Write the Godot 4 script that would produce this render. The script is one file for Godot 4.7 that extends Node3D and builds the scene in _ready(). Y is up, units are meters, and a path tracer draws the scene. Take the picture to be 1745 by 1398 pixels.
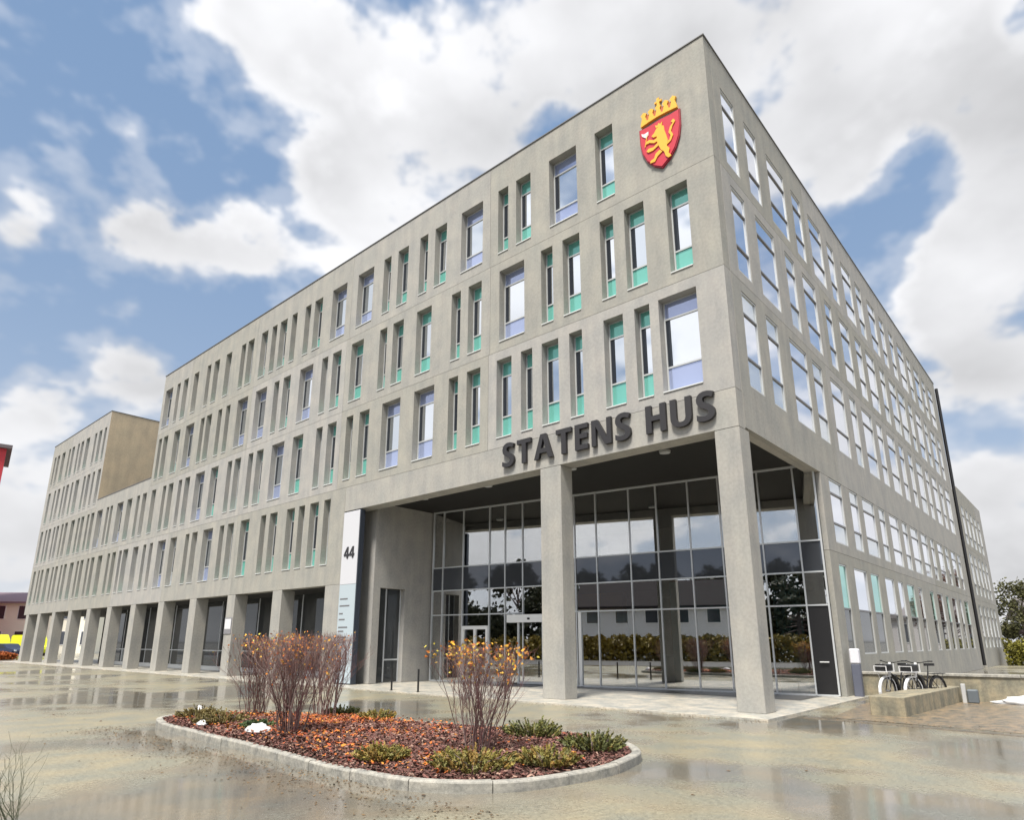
extends Node3D

# ---------------------------------------------------------------- helpers
var rng := RandomNumberGenerator.new()
var taken := {}
var M := {}

func numbered(parent: Node, called: String) -> String:
	var key := str(parent.get_instance_id()) + called
	var n: int = taken.get(key, 0)
	taken[key] = n + 1
	return called if n == 0 else "%s_%03d" % [called, n]

func put(node: Node3D, called: String, parent: Node = self) -> Node3D:
	node.name = numbered(parent, called)
	parent.add_child(node, true)
	return node

func tag(o: Node, label: String, category: String, group := "", kind := "") -> Node:
	o.set_meta("label", label)
	o.set_meta("category", category)
	if group != "":
		o.set_meta("group", group)
	if kind != "":
		o.set_meta("kind", kind)
	return o

func base(called: String, at := Vector3.ZERO, turn := 0.0) -> Node3D:
	var o := Node3D.new()
	put(o, called)
	o.position = at
	o.rotation.y = turn
	return o

func mesh_of(st: SurfaceTool) -> ArrayMesh:
	return st.commit()

func inst(called: String, mesh: Mesh, mat: Material, parent: Node = self, at := Vector3.ZERO) -> MeshInstance3D:
	var o := MeshInstance3D.new()
	o.mesh = mesh
	o.material_override = mat
	put(o, called, parent)
	o.position = at
	return o

func build(called: String, st: SurfaceTool, mat: Material, parent: Node = self, at := Vector3.ZERO) -> MeshInstance3D:
	return inst(called, st.commit(), mat, parent, at)

func structure(o: Node) -> Node:
	o.set_meta("kind", "structure")
	return o

func start() -> SurfaceTool:
	var st := SurfaceTool.new()
	st.begin(Mesh.PRIMITIVE_TRIANGLES)
	return st

func tri(st: SurfaceTool, a: Vector3, b: Vector3, c: Vector3, n: Vector3) -> void:
	if (b - a).cross(c - a).dot(n) > 0.0:
		var t := b
		b = c
		c = t
	for p in [a, b, c]:
		st.set_normal(n)
		st.set_uv(Vector2(p.x + p.z * 0.37, p.y))
		st.add_vertex(p)

func quad(st: SurfaceTool, a: Vector3, b: Vector3, c: Vector3, d: Vector3, n: Vector3) -> void:
	tri(st, a, b, c, n)
	tri(st, a, c, d, n)

# box between two corners in the frame xf
func box(st: SurfaceTool, lo: Vector3, hi: Vector3, xf := Transform3D()) -> void:
	var p := []
	for i in 8:
		p.append(xf * Vector3(hi.x if i & 1 else lo.x, hi.y if i & 2 else lo.y, hi.z if i & 4 else lo.z))
	var b := xf.basis
	quad(st, p[0], p[1], p[3], p[2], -b.z.normalized())
	quad(st, p[4], p[5], p[7], p[6], b.z.normalized())
	quad(st, p[0], p[2], p[6], p[4], -b.x.normalized())
	quad(st, p[1], p[3], p[7], p[5], b.x.normalized())
	quad(st, p[0], p[1], p[5], p[4], -b.y.normalized())
	quad(st, p[2], p[3], p[7], p[6], b.y.normalized())

# box with its twelve edges cut by c
func soft_box(st: SurfaceTool, lo: Vector3, hi: Vector3, c: float, xf := Transform3D()) -> void:
	var m := (lo + hi) / 2.0
	var h := (hi - lo) / 2.0
	var ax := [Vector3.RIGHT, Vector3.UP, Vector3.BACK]
	for i in 3:
		var j := (i + 1) % 3
		var k := (i + 2) % 3
		for s in [-1.0, 1.0]:
			var o: Vector3 = m + ax[i] * h[i] * s
			var u: Vector3 = ax[j] * (h[j] - c)
			var v: Vector3 = ax[k] * (h[k] - c)
			var n: Vector3 = (xf.basis * (ax[i] * s)).normalized()
			quad(st, xf * (o - u - v), xf * (o + u - v), xf * (o + u + v), xf * (o - u + v), n)
			for s2 in [-1.0, 1.0]:
				var e1: Vector3 = m + ax[i] * h[i] * s + ax[j] * (h[j] - c) * s2
				var e2: Vector3 = m + ax[i] * (h[i] - c) * s + ax[j] * h[j] * s2
				var n2: Vector3 = (xf.basis * (ax[i] * s + ax[j] * s2)).normalized()
				quad(st, xf * (e1 - v), xf * (e1 + v), xf * (e2 + v), xf * (e2 - v), n2)
	for sx in [-1.0, 1.0]:
		for sy in [-1.0, 1.0]:
			for sz in [-1.0, 1.0]:
				var s3 := Vector3(sx, sy, sz)
				var q := []
				for i in 3:
					var w := h - Vector3(c, c, c)
					w[i] = h[i]
					q.append(xf * (m + w * s3))
				tri(st, q[0], q[1], q[2], (xf.basis * s3).normalized())

func tube(st: SurfaceTool, a: Vector3, b: Vector3, ra: float, rb: float, sides := 6, caps := false) -> void:
	var d := (b - a).normalized()
	var u := d.cross(Vector3.UP if absf(d.y) < 0.9 else Vector3.RIGHT).normalized()
	var v := d.cross(u)
	for i in sides:
		var t0 := TAU * i / sides
		var t1 := TAU * (i + 1) / sides
		var n0 := u * cos(t0) + v * sin(t0)
		var n1 := u * cos(t1) + v * sin(t1)
		var p := [a + n0 * ra, a + n1 * ra, b + n1 * rb, b + n0 * rb]
		var n := [n0, n1, n1, n0]
		for k in [[0, 1, 2], [0, 2, 3]]:
			var kk: Array = k
			if (p[kk[1]] - p[kk[0]]).cross(p[kk[2]] - p[kk[0]]).dot(n0 + n1) > 0.0:
				kk = [kk[0], kk[2], kk[1]]
			for q in kk:
				st.set_normal(n[q])
				st.set_uv(Vector2(p[q].x, p[q].y))
				st.add_vertex(p[q])
		if caps:
			tri(st, a, p[0], p[1], -d)
			tri(st, b, p[2], p[3], d)

func ring(st: SurfaceTool, c: Vector3, axis: Vector3, r: float, thick: float, parts := 20, sides := 6, from := 0.0, to := TAU) -> void:
	var u := axis.cross(Vector3.UP if absf(axis.y) < 0.9 else Vector3.RIGHT).normalized()
	var v := axis.cross(u).normalized()
	for i in parts:
		var t0 := lerpf(from, to, float(i) / parts)
		var t1 := lerpf(from, to, float(i + 1) / parts)
		tube(st, c + (u * cos(t0) + v * sin(t0)) * r, c + (u * cos(t1) + v * sin(t1)) * r, thick, thick, sides)

# flat outline (x, y) pushed out from z = 0 to z = depth
func slab(st: SurfaceTool, outline: PackedVector2Array, depth: float, xf := Transform3D(), back := true) -> void:
	var t := Geometry2D.triangulate_polygon(outline)
	var nz := xf.basis.z.normalized()
	for i in range(0, t.size(), 3):
		var a := outline[t[i]]
		var b := outline[t[i + 1]]
		var c := outline[t[i + 2]]
		tri(st, xf * Vector3(a.x, a.y, depth), xf * Vector3(b.x, b.y, depth), xf * Vector3(c.x, c.y, depth), nz)
		if back:
			tri(st, xf * Vector3(a.x, a.y, 0), xf * Vector3(b.x, b.y, 0), xf * Vector3(c.x, c.y, 0), -nz)
	var cw := -1.0 if Geometry2D.is_polygon_clockwise(outline) else 1.0
	for i in outline.size():
		var a := outline[i]
		var b := outline[(i + 1) % outline.size()]
		var e := (b - a).normalized()
		var n := xf.basis * Vector3(e.y, -e.x, 0) * cw
		quad(st, xf * Vector3(a.x, a.y, 0), xf * Vector3(b.x, b.y, 0), xf * Vector3(b.x, b.y, depth), xf * Vector3(a.x, a.y, depth), n.normalized())

func poly(s: String) -> PackedVector2Array:
	var o := PackedVector2Array()
	for w in s.split(" ", false):
		var q := w.split(",")
		o.append(Vector2(float(q[0]), float(q[1])))
	return o

# ---------------------------------------------------------------- materials
func lin(r: float, g: float, b: float, a := 1.0) -> Color:
	var c := Color(r, g, b).linear_to_srgb()
	c.a = a
	return c

func plain(r: float, g: float, b: float, rough := 0.7, metal := 0.0) -> StandardMaterial3D:
	var m := StandardMaterial3D.new()
	m.albedo_color = lin(r, g, b)
	m.roughness = rough
	m.metallic = metal
	return m

func noise_image(seed_: int, freq: float, w: int, h: int, octaves := 4, type := FastNoiseLite.TYPE_SIMPLEX_SMOOTH) -> Image:
	var n := FastNoiseLite.new()
	n.seed = seed_
	n.frequency = freq
	n.noise_type = type
	n.fractal_octaves = octaves
	var im := n.get_seamless_image(w, h)
	im.convert(Image.FORMAT_L8)
	return im

func bytes_of(im: Image, w: int, h: int) -> PackedByteArray:
	if im.get_width() != w or im.get_height() != h:
		im.resize(w, h, Image.INTERPOLATE_CUBIC)
	return im.get_data()

func surface_texture(seed_: int, blotch: float, streak: float, grain: float, warm: float, size := 1024) -> Array:
	var a := bytes_of(noise_image(seed_, 0.012, 512, 512, 5), size, size)
	var s := bytes_of(noise_image(seed_ + 1, 0.03, 512, 64, 4), size, size)
	var f := bytes_of(noise_image(seed_ + 2, 0.25, size, size, 2), size, size)
	var g := bytes_of(noise_image(seed_ + 3, 0.06, size, size, 3), size, size)
	var out := PackedByteArray()
	out.resize(size * size * 3)
	var bump := PackedByteArray()
	bump.resize(size * size)
	for i in size * size:
		var b := (a[i] / 255.0 - 0.5) * blotch
		var k := (s[i] / 255.0 - 0.5) * streak
		var r := (f[i] / 255.0 - 0.5) * grain + (g[i] / 255.0 - 0.5) * grain * 0.8
		var pore := 0.0
		if f[i] > 208:
			pore = -0.10
		var v := 0.84 + b + k + r + pore
		out[i * 3] = int(clampf(v * (1.0 + warm * b), 0, 1) * 255)
		out[i * 3 + 1] = int(clampf(v, 0, 1) * 255)
		out[i * 3 + 2] = int(clampf(v * (1.0 - warm * b - 0.2 * k), 0, 1) * 255)
		bump[i] = int(clampf(0.5 + r * 1.6 + pore * 2.0, 0, 1) * 255)
	var im := Image.create_from_data(size, size, false, Image.FORMAT_RGB8, out)
	var bm := Image.create_from_data(size, size, false, Image.FORMAT_L8, bump)
	return [ImageTexture.create_from_image(im), ImageTexture.create_from_image(bm)]

func textured(tex: Array, r: float, g: float, b: float, tile: float, rough: float, relief: float) -> StandardMaterial3D:
	var m := plain(r, g, b, rough)
	m.albedo_texture = tex[0]
	m.uv1_triplanar = true
	m.uv1_world_triplanar = true
	m.uv1_scale = Vector3.ONE / tile
	if relief > 0.0:
		m.heightmap_enabled = true
		m.heightmap_texture = tex[1]
		m.heightmap_scale = relief
	return m

func make_wet_ground() -> StandardMaterial3D:
	var size := 2048
	var big := bytes_of(noise_image(91, 0.006, 512, 512, 5), size, size)
	var mid := bytes_of(noise_image(92, 0.02, 1024, 1024, 4), size, size)
	var fine := bytes_of(noise_image(93, 0.3, 1024, 1024, 2), size, size)
	var stone := bytes_of(noise_image(94, 0.55, size, size, 1), size, size)
	var col := PackedByteArray()
	col.resize(size * size * 3)
	var orm := PackedByteArray()
	orm.resize(size * size * 3)
	var bump := PackedByteArray()
	bump.resize(size * size)
	for i in size * size:
		var pool := big[i] / 255.0 * 0.75 + mid[i] / 255.0 * 0.25
		var wet := smoothstep(0.38, 0.64, pool)
		var g := stone[i] / 255.0 - 0.5
		var f := fine[i] / 255.0 - 0.5
		var md := mid[i] / 255.0 - 0.5
		var v := 0.80 + (1.0 - wet * 0.6) * (g * 0.34 + f * 0.20) + md * 0.12 + 0.06 - wet * 0.15
		col[i * 3] = int(clampf(v * (1.02 + md * 0.10), 0, 1) * 255)
		col[i * 3 + 1] = int(clampf(v, 0, 1) * 255)
		col[i * 3 + 2] = int(clampf(v * (0.94 - md * 0.12 + wet * 0.05), 0, 1) * 255)
		orm[i * 3] = 255
		orm[i * 3 + 1] = int(clampf(lerpf(0.34 + f * 0.16, 0.10, wet), 0.03, 1) * 255)
		bump[i] = int(clampf(0.5 + (1.0 - wet * 0.93) * (g * 0.8 + f * 0.5), 0, 1) * 255)
	var m := plain(0.322, 0.312, 0.264, 1.0)
	m.albedo_texture = ImageTexture.create_from_image(Image.create_from_data(size, size, false, Image.FORMAT_RGB8, col))
	m.roughness_texture = ImageTexture.create_from_image(Image.create_from_data(size, size, false, Image.FORMAT_RGB8, orm))
	m.roughness_texture_channel = BaseMaterial3D.TEXTURE_CHANNEL_GREEN
	m.heightmap_enabled = true
	m.heightmap_texture = ImageTexture.create_from_image(Image.create_from_data(size, size, false, Image.FORMAT_L8, bump))
	m.heightmap_scale = 0.28
	m.uv1_triplanar = true
	m.uv1_world_triplanar = true
	m.uv1_scale = Vector3.ONE / 23.0
	m.uv1_offset = Vector3(0.31, 0, 0.17)
	return m

func glass(r: float, g: float, b: float, metal: float, rough := 0.03) -> StandardMaterial3D:
	return plain(r, g, b, rough, metal)

func make_materials() -> void:
	var tex := surface_texture(11, 0.07, 0.07, 0.09, 0.3)
	M.concrete = textured(tex, 0.462, 0.455, 0.428, 7.0, 0.85, 0.08)
	M.tones = [M.concrete]
	for k in [0.94, 1.045, 0.975]:
		var cm := textured(tex, 0.462 * k, 0.455 * k, 0.428 * k * (0.5 + 0.5 * k), 7.0, 0.85, 0.08)
		cm.uv1_offset = Vector3(k * 7.3, k * 3.1, k * 5.7)
		M.tones.append(cm)
	M.concrete_side = textured(tex, 0.66, 0.55, 0.39, 9.0, 0.9, 0.10)
	M.concrete_old = textured(surface_texture(31, 0.22, 0.14, 0.18, 0.3, 512), 0.33, 0.30, 0.22, 3.0, 0.85, 0.25)
	M.kerb = textured(surface_texture(41, 0.26, 0.10, 0.30, 0.1, 512), 0.41, 0.40, 0.36, 1.7, 0.7, 0.20)
	M.paving = textured(surface_texture(51, 0.22, 0.0, 0.22, 0.3, 512), 0.56, 0.54, 0.48, 4.0, 0.38, 0.08)
	M.setts = textured(surface_texture(61, 0.45, 0.0, 0.5, 0.5, 512), 0.27, 0.215, 0.15, 2.2, 0.32, 0.5)
	M.asphalt = textured(surface_texture(65, 0.2, 0.0, 0.5, 0.1, 512), 0.055, 0.055, 0.056, 2.5, 0.55, 0.4)
	M.gutter = textured(surface_texture(63, 0.3, 0.0, 0.3, 0.3, 256), 0.17, 0.145, 0.11, 1.4, 0.3, 0.3)
	M.ground = make_wet_ground()
	M.frame = plain(0.52, 0.54, 0.55, 0.35, 0.3)
	M.frame_dark = plain(0.16, 0.16, 0.17, 0.4, 0.2)
	M.sill = plain(0.66, 0.68, 0.68, 0.4, 0.2)
	M.pane = glass(0.74, 0.78, 0.83, 0.96)
	M.panes = [M.pane, glass(0.64, 0.69, 0.75, 0.95), glass(0.80, 0.83, 0.87, 0.96)]
	M.pane_right = glass(0.82, 0.84, 0.90, 0.97)
	M.turquoise = glass(0.17, 0.48, 0.42, 0.35, 0.06)
	M.lilac = glass(0.36, 0.42, 0.62, 0.50, 0.06)
	M.green_glass = glass(0.30, 0.62, 0.55, 0.85)
	M.vent = plain(0.035, 0.042, 0.055, 0.12, 0.35)
	M.grey_panel = glass(0.66, 0.70, 0.74, 0.75, 0.05)
	M.capping = plain(0.16, 0.16, 0.165, 0.5, 0.3)
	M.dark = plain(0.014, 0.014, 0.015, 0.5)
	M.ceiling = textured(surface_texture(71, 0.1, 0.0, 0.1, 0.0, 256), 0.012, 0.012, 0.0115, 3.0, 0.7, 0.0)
	M.white_metal = plain(0.78, 0.80, 0.82, 0.35, 0.1)
	M.mullion = plain(0.60, 0.63, 0.66, 0.3, 0.35)
	M.letter = plain(0.022, 0.021, 0.024, 0.5)
	M.black = plain(0.012, 0.012, 0.014, 0.4)
	M.lobby_glass = StandardMaterial3D.new()
	M.lobby_glass.albedo_color = lin(0.90, 0.95, 0.96, 0.0)
	M.lobby_glass.roughness = 0.0
	M.lobby_glass.refraction_enabled = true
	M.lobby_glass.refraction_scale = 0.32
	M.leaf = plain(1, 1, 1, 0.65)
	M.leaf.vertex_color_use_as_albedo = true
	M.leaf.cull_mode = BaseMaterial3D.CULL_DISABLED
	M.leaf.backlight_enabled = true
	M.leaf.backlight = Color(0.25, 0.25, 0.25)
	M.chip = plain(1, 1, 1, 0.75)
	M.chip.vertex_color_use_as_albedo = true
	M.chip.cull_mode = BaseMaterial3D.CULL_DISABLED
	M.twig = plain(0.17, 0.125, 0.125, 0.75)
	M.soil = textured(surface_texture(81, 0.3, 0.0, 0.6, 0.4, 512), 0.085, 0.045, 0.032, 1.3, 0.8, 0.6)
	M.snow = textured(surface_texture(85, 0.10, 0.0, 0.10, 0.0, 256), 0.93, 0.95, 0.98, 0.8, 0.6, 0.4)

# ---------------------------------------------------------------- sky
const SUN_AT := Vector3(0.14, 1.0, 0.50)
const CLOUDS := "-65.4,46.1,4.5,2.5,1 -57,44.6,5.2,2.7,1 -46.1,47.8,8.6,4.2,1 -30,48.1,8.1,3.3,1 -33.4,43.9,5.3,2.4,.6 -15.5,45.6,5.6,3.2,1 -11.3,40.4,4.4,3.4,1 -3.8,40.2,4.2,3.2,1 .3,35.2,2.8,4.3,1 -11.2,35.2,2.7,2.4,.8 -50.6,40.1,4.2,2.1,.8 -57.4,36.8,4.1,2.2,.8 -51.5,34.8,4.3,2.3,.8 -44.5,37.9,5.2,3.1,.9 -59.7,37.8,2.2,1.7,.5 -3.3,26.6,2.7,3.6,1 -2,21.6,2.2,4.1,1 -5.1,20.8,1.7,2.5,.7 .1,27.5,1.9,2.3,.8 -81.3,33.4,1.7,.8,.5 -76.2,35.4,1,2.3,.5 -73.1,29.7,3.2,1.7,.8 -67.7,30.6,3,2.2,.8 -76.6,29.6,1.9,1.2,.55 -64.2,30.4,2,1.3,.45 -70.1,27.8,2.5,.9,.5 -82.5,28,1.5,2.7,.8 -74.7,20.6,2.3,2.2,.8 -75.9,22.9,1.3,1.3,.6 -72.8,18.7,2.4,1.3,.7 -79.7,14.4,2,2.1,.8 -78.3,10.4,4.3,3.7,1 -78.6,5.4,5.2,4.8,1 -83.3,40.2,1,.6,.28 -81.1,18.6,1,.7,.4 -79.2,32.8,1.1,1.5,.3 -4,9.9,3.8,6.2,.5 -4.3,3.8,4.6,5.9,1"
const HOLES := "-81.3,38.5,6,3.9,-.8 -75.9,39.8,2.6,3.7,-.5 -67.1,36.7,3.4,2.1,-.7 -61.2,40.8,1.7,1,-.3 -71.1,34.1,2.4,1,-.4 -64.7,26.2,5.9,1.8,-.8 -69.8,25.2,2.1,2,-.6 -79.2,22.1,2.5,2.5,-.6 -83.4,33.9,1.3,.7,-.3 -37.2,43.7,2,1.4,-.75 -38.8,42.1,1.4,1.2,-.4 -5.1,34.1,1.9,1.5,-.9 -9.3,30.5,2.4,2.2,-.7 -7.5,25.7,1.1,2.0,-.3 2.8,39.2,1.2,1.6,-.8 -14,36.3,1,1,-.3 -79.4,25.4,2.1,1.2,-.5 -75.1,15.6,1.9,.9,-.4 -3.1,15.2,1.9,1.7,-.3"

func make_sky() -> ImageTexture:
	var w := 2048
	var h := 1024
	# where clouds gather, in degrees of azimuth and height above the horizon
	var lw := 512
	var lh := 256
	var lean := PackedFloat32Array()
	lean.resize(lw * lh)
	for i in lw * lh:
		# half open sky in the north-west, closing to broken white cloud elsewhere
		var a0 := float(i % lw) / lw * 360.0
		var off := absf(wrapf(a0 - 308.0, -180.0, 180.0))
		lean[i] = lerpf(0.10, 0.50, smoothstep(46.0, 66.0, off))
	for s in (CLOUDS + " " + HOLES).split(" ", false):
		var q := s.split(",")
		var az := float(q[0])
		var el := float(q[1])
		var k := cos(deg_to_rad(el))
		var ra := float(q[2]) * 1.15
		var re := float(q[3]) * 1.15
		var wt := float(q[4])
		if wt > 0.0 and az < -62.0 and el > 18.0:
			ra *= 0.86
			re *= 0.86
			wt *= 0.9
		elif wt < 0.0 and az < -62.0:
			ra *= 1.1
			re *= 1.1
		var cx := az / 360.0 * lw
		var cy := (0.5 - el / 180.0) * lh
		var rx := ra * 2.6 / 360.0 * lw / k
		var ry := re * 2.6 / 180.0 * lh
		for y in range(maxi(0, int(cy - ry)), mini(lh, int(cy + ry) + 2)):
			for x in range(int(cx - rx), int(cx + rx) + 2):
				var dx := (x + 0.5 - cx) / lw * 360.0 * k / ra
				var dy := (y + 0.5 - cy) / lh * 180.0 / re
				lean[y * lw + posmod(x, lw)] += wt * exp(-(dx * dx + dy * dy) * 0.9)
	var li := Image.create_from_data(lw, lh, false, Image.FORMAT_RF, lean.to_byte_array())
	li.resize(w, h, Image.INTERPOLATE_BILINEAR)
	var bias := li.get_data().to_float32_array()
	var n := FastNoiseLite.new()
	n.seed = 5
	n.noise_type = FastNoiseLite.TYPE_SIMPLEX_SMOOTH
	n.fractal_octaves = 6
	n.fractal_gain = 0.55
	n.frequency = 3.2
	var m := FastNoiseLite.new()
	m.seed = 23
	m.fractal_octaves = 4
	m.frequency = 2.4
	var to_sun := SUN_AT.normalized()
	var f := FastNoiseLite.new()
	f.seed = 61
	f.noise_type = FastNoiseLite.TYPE_SIMPLEX_SMOOTH
	f.fractal_octaves = 4
	f.fractal_gain = 0.6
	f.frequency = 11.0
	var data := PackedFloat32Array()
	data.resize(w * h * 3)
	for y in h:
		var el := (0.5 - (y + 0.5) / h) * PI
		var cy := cos(el)
		var sy := sin(el)
		if y > h / 2 + 4:
			for x in w:
				var o := (y * w + x) * 3
				data[o] = 0.30
				data[o + 1] = 0.29
				data[o + 2] = 0.26
			continue
		var up := clampf(sy, 0.0, 1.0)
		var t := pow(1.0 - up, 3.2)
		var br := lerpf(0.19, 0.57, t)
		var bg := lerpf(0.30, 0.66, t)
		var bb := lerpf(0.49, 0.77, t)
		for x in w:
			var az := (x + 0.5) / w * TAU
			var p := Vector3(sin(az) * cy, sy * 1.7, -cos(az) * cy)
			var d := n.get_noise_3dv(p)
			var e := m.get_noise_3dv(p)
			var wx := clampi(x + int(e * 13.0 + d * 10.0), 0, w - 1) if x > 30 and x < w - 30 else x
			var wy := clampi(y + int(d * 14.0 - e * 7.0), 0, h - 1)
			var g := f.get_noise_3dv(p)
			var lump := clampf(bias[wy * w + wx], -0.70, 0.80)
			var c := lump + d * 1.08 + g * 0.46 + 0.03
			var a := smoothstep(0.10, 0.66, c)
			a = maxf(a, 0.30 * smoothstep(-0.35, 0.35, c + g * 0.5))
			a = maxf(a, 0.9 * smoothstep(0.22, 0.0, sy))
			var shade := 0.765 - 0.13 * smoothstep(0.5, 1.2, c) + d * 0.12 + e * 0.22 + g * 0.12
			var ang := acos(clampf(Vector3(sin(az) * cy, sy, -cos(az) * cy).dot(to_sun), -1.0, 1.0))
			shade *= 1.0 + 1.1 * exp(-ang * ang / 0.55)
			var o := (y * w + x) * 3
			data[o] = lerpf(br, shade * 0.985, a)
			data[o + 1] = lerpf(bg, shade * 0.99, a)
			data[o + 2] = lerpf(bb, shade * 1.015, a)
	var im := Image.create_from_data(w, h, false, Image.FORMAT_RGBF, data.to_byte_array())
	return ImageTexture.create_from_image(im)

# ---------------------------------------------------------------- facade
# a frame: u runs along the wall, y up, d inwards
class Wall:
	var o: Vector3
	var u: Vector3
	var n: Vector3
	func _init(o_: Vector3, u_: Vector3, n_: Vector3):
		o = o_
		u = u_
		n = n_
	func at(a: float, y: float, d := 0.0) -> Vector3:
		return o + u * a + Vector3.UP * y - n * d
	func turn() -> Basis:
		# x to the right as seen from outside, z outwards
		return Basis(Vector3.UP.cross(n), Vector3.UP, n)

# a concrete panel with holes; holes are [a0, a1, y0, y1]
func panel(f: Wall, a0: float, a1: float, y0: float, y1: float, holes: Array, depth: float, parent: Node, mat: Material) -> void:
	var g := 0.006
	a0 += g
	a1 -= g
	y0 += g
	y1 -= g
	var xs := [a0, a1]
	var ys := [y0, y1]
	for h in holes:
		for v in [h[0], h[1]]:
			if v > a0 and v < a1 and not xs.has(v):
				xs.append(v)
		for v in [h[2], h[3]]:
			if v > y0 and v < y1 and not ys.has(v):
				ys.append(v)
	xs.sort()
	ys.sort()
	var st := start()
	for i in xs.size() - 1:
		for j in ys.size() - 1:
			var cx: float = (xs[i] + xs[i + 1]) / 2.0
			var cy: float = (ys[j] + ys[j + 1]) / 2.0
			var open := false
			for h in holes:
				if cx > h[0] and cx < h[1] and cy > h[2] and cy < h[3]:
					open = true
			if open:
				continue
			quad(st, f.at(xs[i], ys[j]), f.at(xs[i + 1], ys[j]), f.at(xs[i + 1], ys[j + 1]), f.at(xs[i], ys[j + 1]), f.n)
			quad(st, f.at(xs[i], ys[j], depth), f.at(xs[i + 1], ys[j], depth), f.at(xs[i + 1], ys[j + 1], depth), f.at(xs[i], ys[j + 1], depth), -f.n)
	var up := Vector3.UP
	for h in holes:
		var l: float = maxf(h[0], a0)
		var r: float = minf(h[1], a1)
		var b: float = maxf(h[2], y0)
		var t: float = minf(h[3], y1)
		if h[0] > a0:
			quad(st, f.at(l, b), f.at(l, t), f.at(l, t, depth), f.at(l, b, depth), f.u)
		if h[1] < a1:
			quad(st, f.at(r, b), f.at(r, t), f.at(r, t, depth), f.at(r, b, depth), -f.u)
		if h[2] > y0:
			quad(st, f.at(l, b), f.at(r, b), f.at(r, b, depth), f.at(l, b, depth), up)
		if h[3] < y1:
			quad(st, f.at(l, t), f.at(r, t), f.at(r, t, depth), f.at(l, t, depth), -up)
	quad(st, f.at(a0, y0), f.at(a0, y1), f.at(a0, y1, depth), f.at(a0, y0, depth), -f.u)
	quad(st, f.at(a1, y0), f.at(a1, y1), f.at(a1, y1, depth), f.at(a1, y0, depth), f.u)
	quad(st, f.at(a0, y0), f.at(a1, y0), f.at(a1, y0, depth), f.at(a0, y0, depth), -up)
	quad(st, f.at(a0, y1), f.at(a1, y1), f.at(a1, y1, depth), f.at(a0, y1, depth), up)
	build("facade_panel", st, M.tones[rng.randi() % 4] if mat == M.concrete else mat, parent)

# cut a row of holes into panels about two bays long
func row_of_panels(f: Wall, a0: float, a1: float, y0: float, y1: float, holes: Array, depth: float, parent: Node, mat: Material, most := 8.8) -> void:
	var sorted := holes.duplicate()
	sorted.sort_custom(func(p, q): return p[0] < q[0])
	var from := a0
	while from < a1 - 0.05:
		var to := a1
		if a1 - from > most * 1.3:
			var want := from + most
			var best := 1e9
			for i in sorted.size() - 1:
				var mid: float = (sorted[i][1] + sorted[i + 1][0]) / 2.0
				if absf(mid - want) < best and mid > from + 2.0:
					best = absf(mid - want)
					to = mid
		var mine := []
		for h in sorted:
			if h[0] < to and h[1] > from:
				mine.append(h)
		panel(f, from, to, y0, y1, mine, depth, parent, mat)
		from = to

var window_meshes := {}

func window_mesh(w: float, h: float, cuts: Array) -> ArrayMesh:
	var key := "f%.2f_%.2f_%s" % [w, h, str(cuts)]
	if window_meshes.has(key):
		return window_meshes[key]
	var st := start()
	var b := 0.045
	box(st, Vector3(-w / 2, 0, -0.05), Vector3(-w / 2 + b, h, 0.02))
	box(st, Vector3(w / 2 - b, 0, -0.05), Vector3(w / 2, h, 0.02))
	box(st, Vector3(-w / 2 + b, 0, -0.05), Vector3(w / 2 - b, b, 0.018))
	box(st, Vector3(-w / 2 + b, h - b, -0.05), Vector3(w / 2 - b, h, 0.018))
	for c in cuts:
		box(st, Vector3(-w / 2 + b, c * h - 0.025, -0.05), Vector3(w / 2 - b, c * h + 0.025, 0.018))
	window_meshes[key] = st.commit()
	return window_meshes[key]

func pane_mesh(w: float, h: float) -> BoxMesh:
	var key := "p%.2f_%.3f" % [w, h]
	if not window_meshes.has(key):
		var b := BoxMesh.new()
		b.size = Vector3(w, h, 0.014)
		window_meshes[key] = b
	return window_meshes[key]

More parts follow.
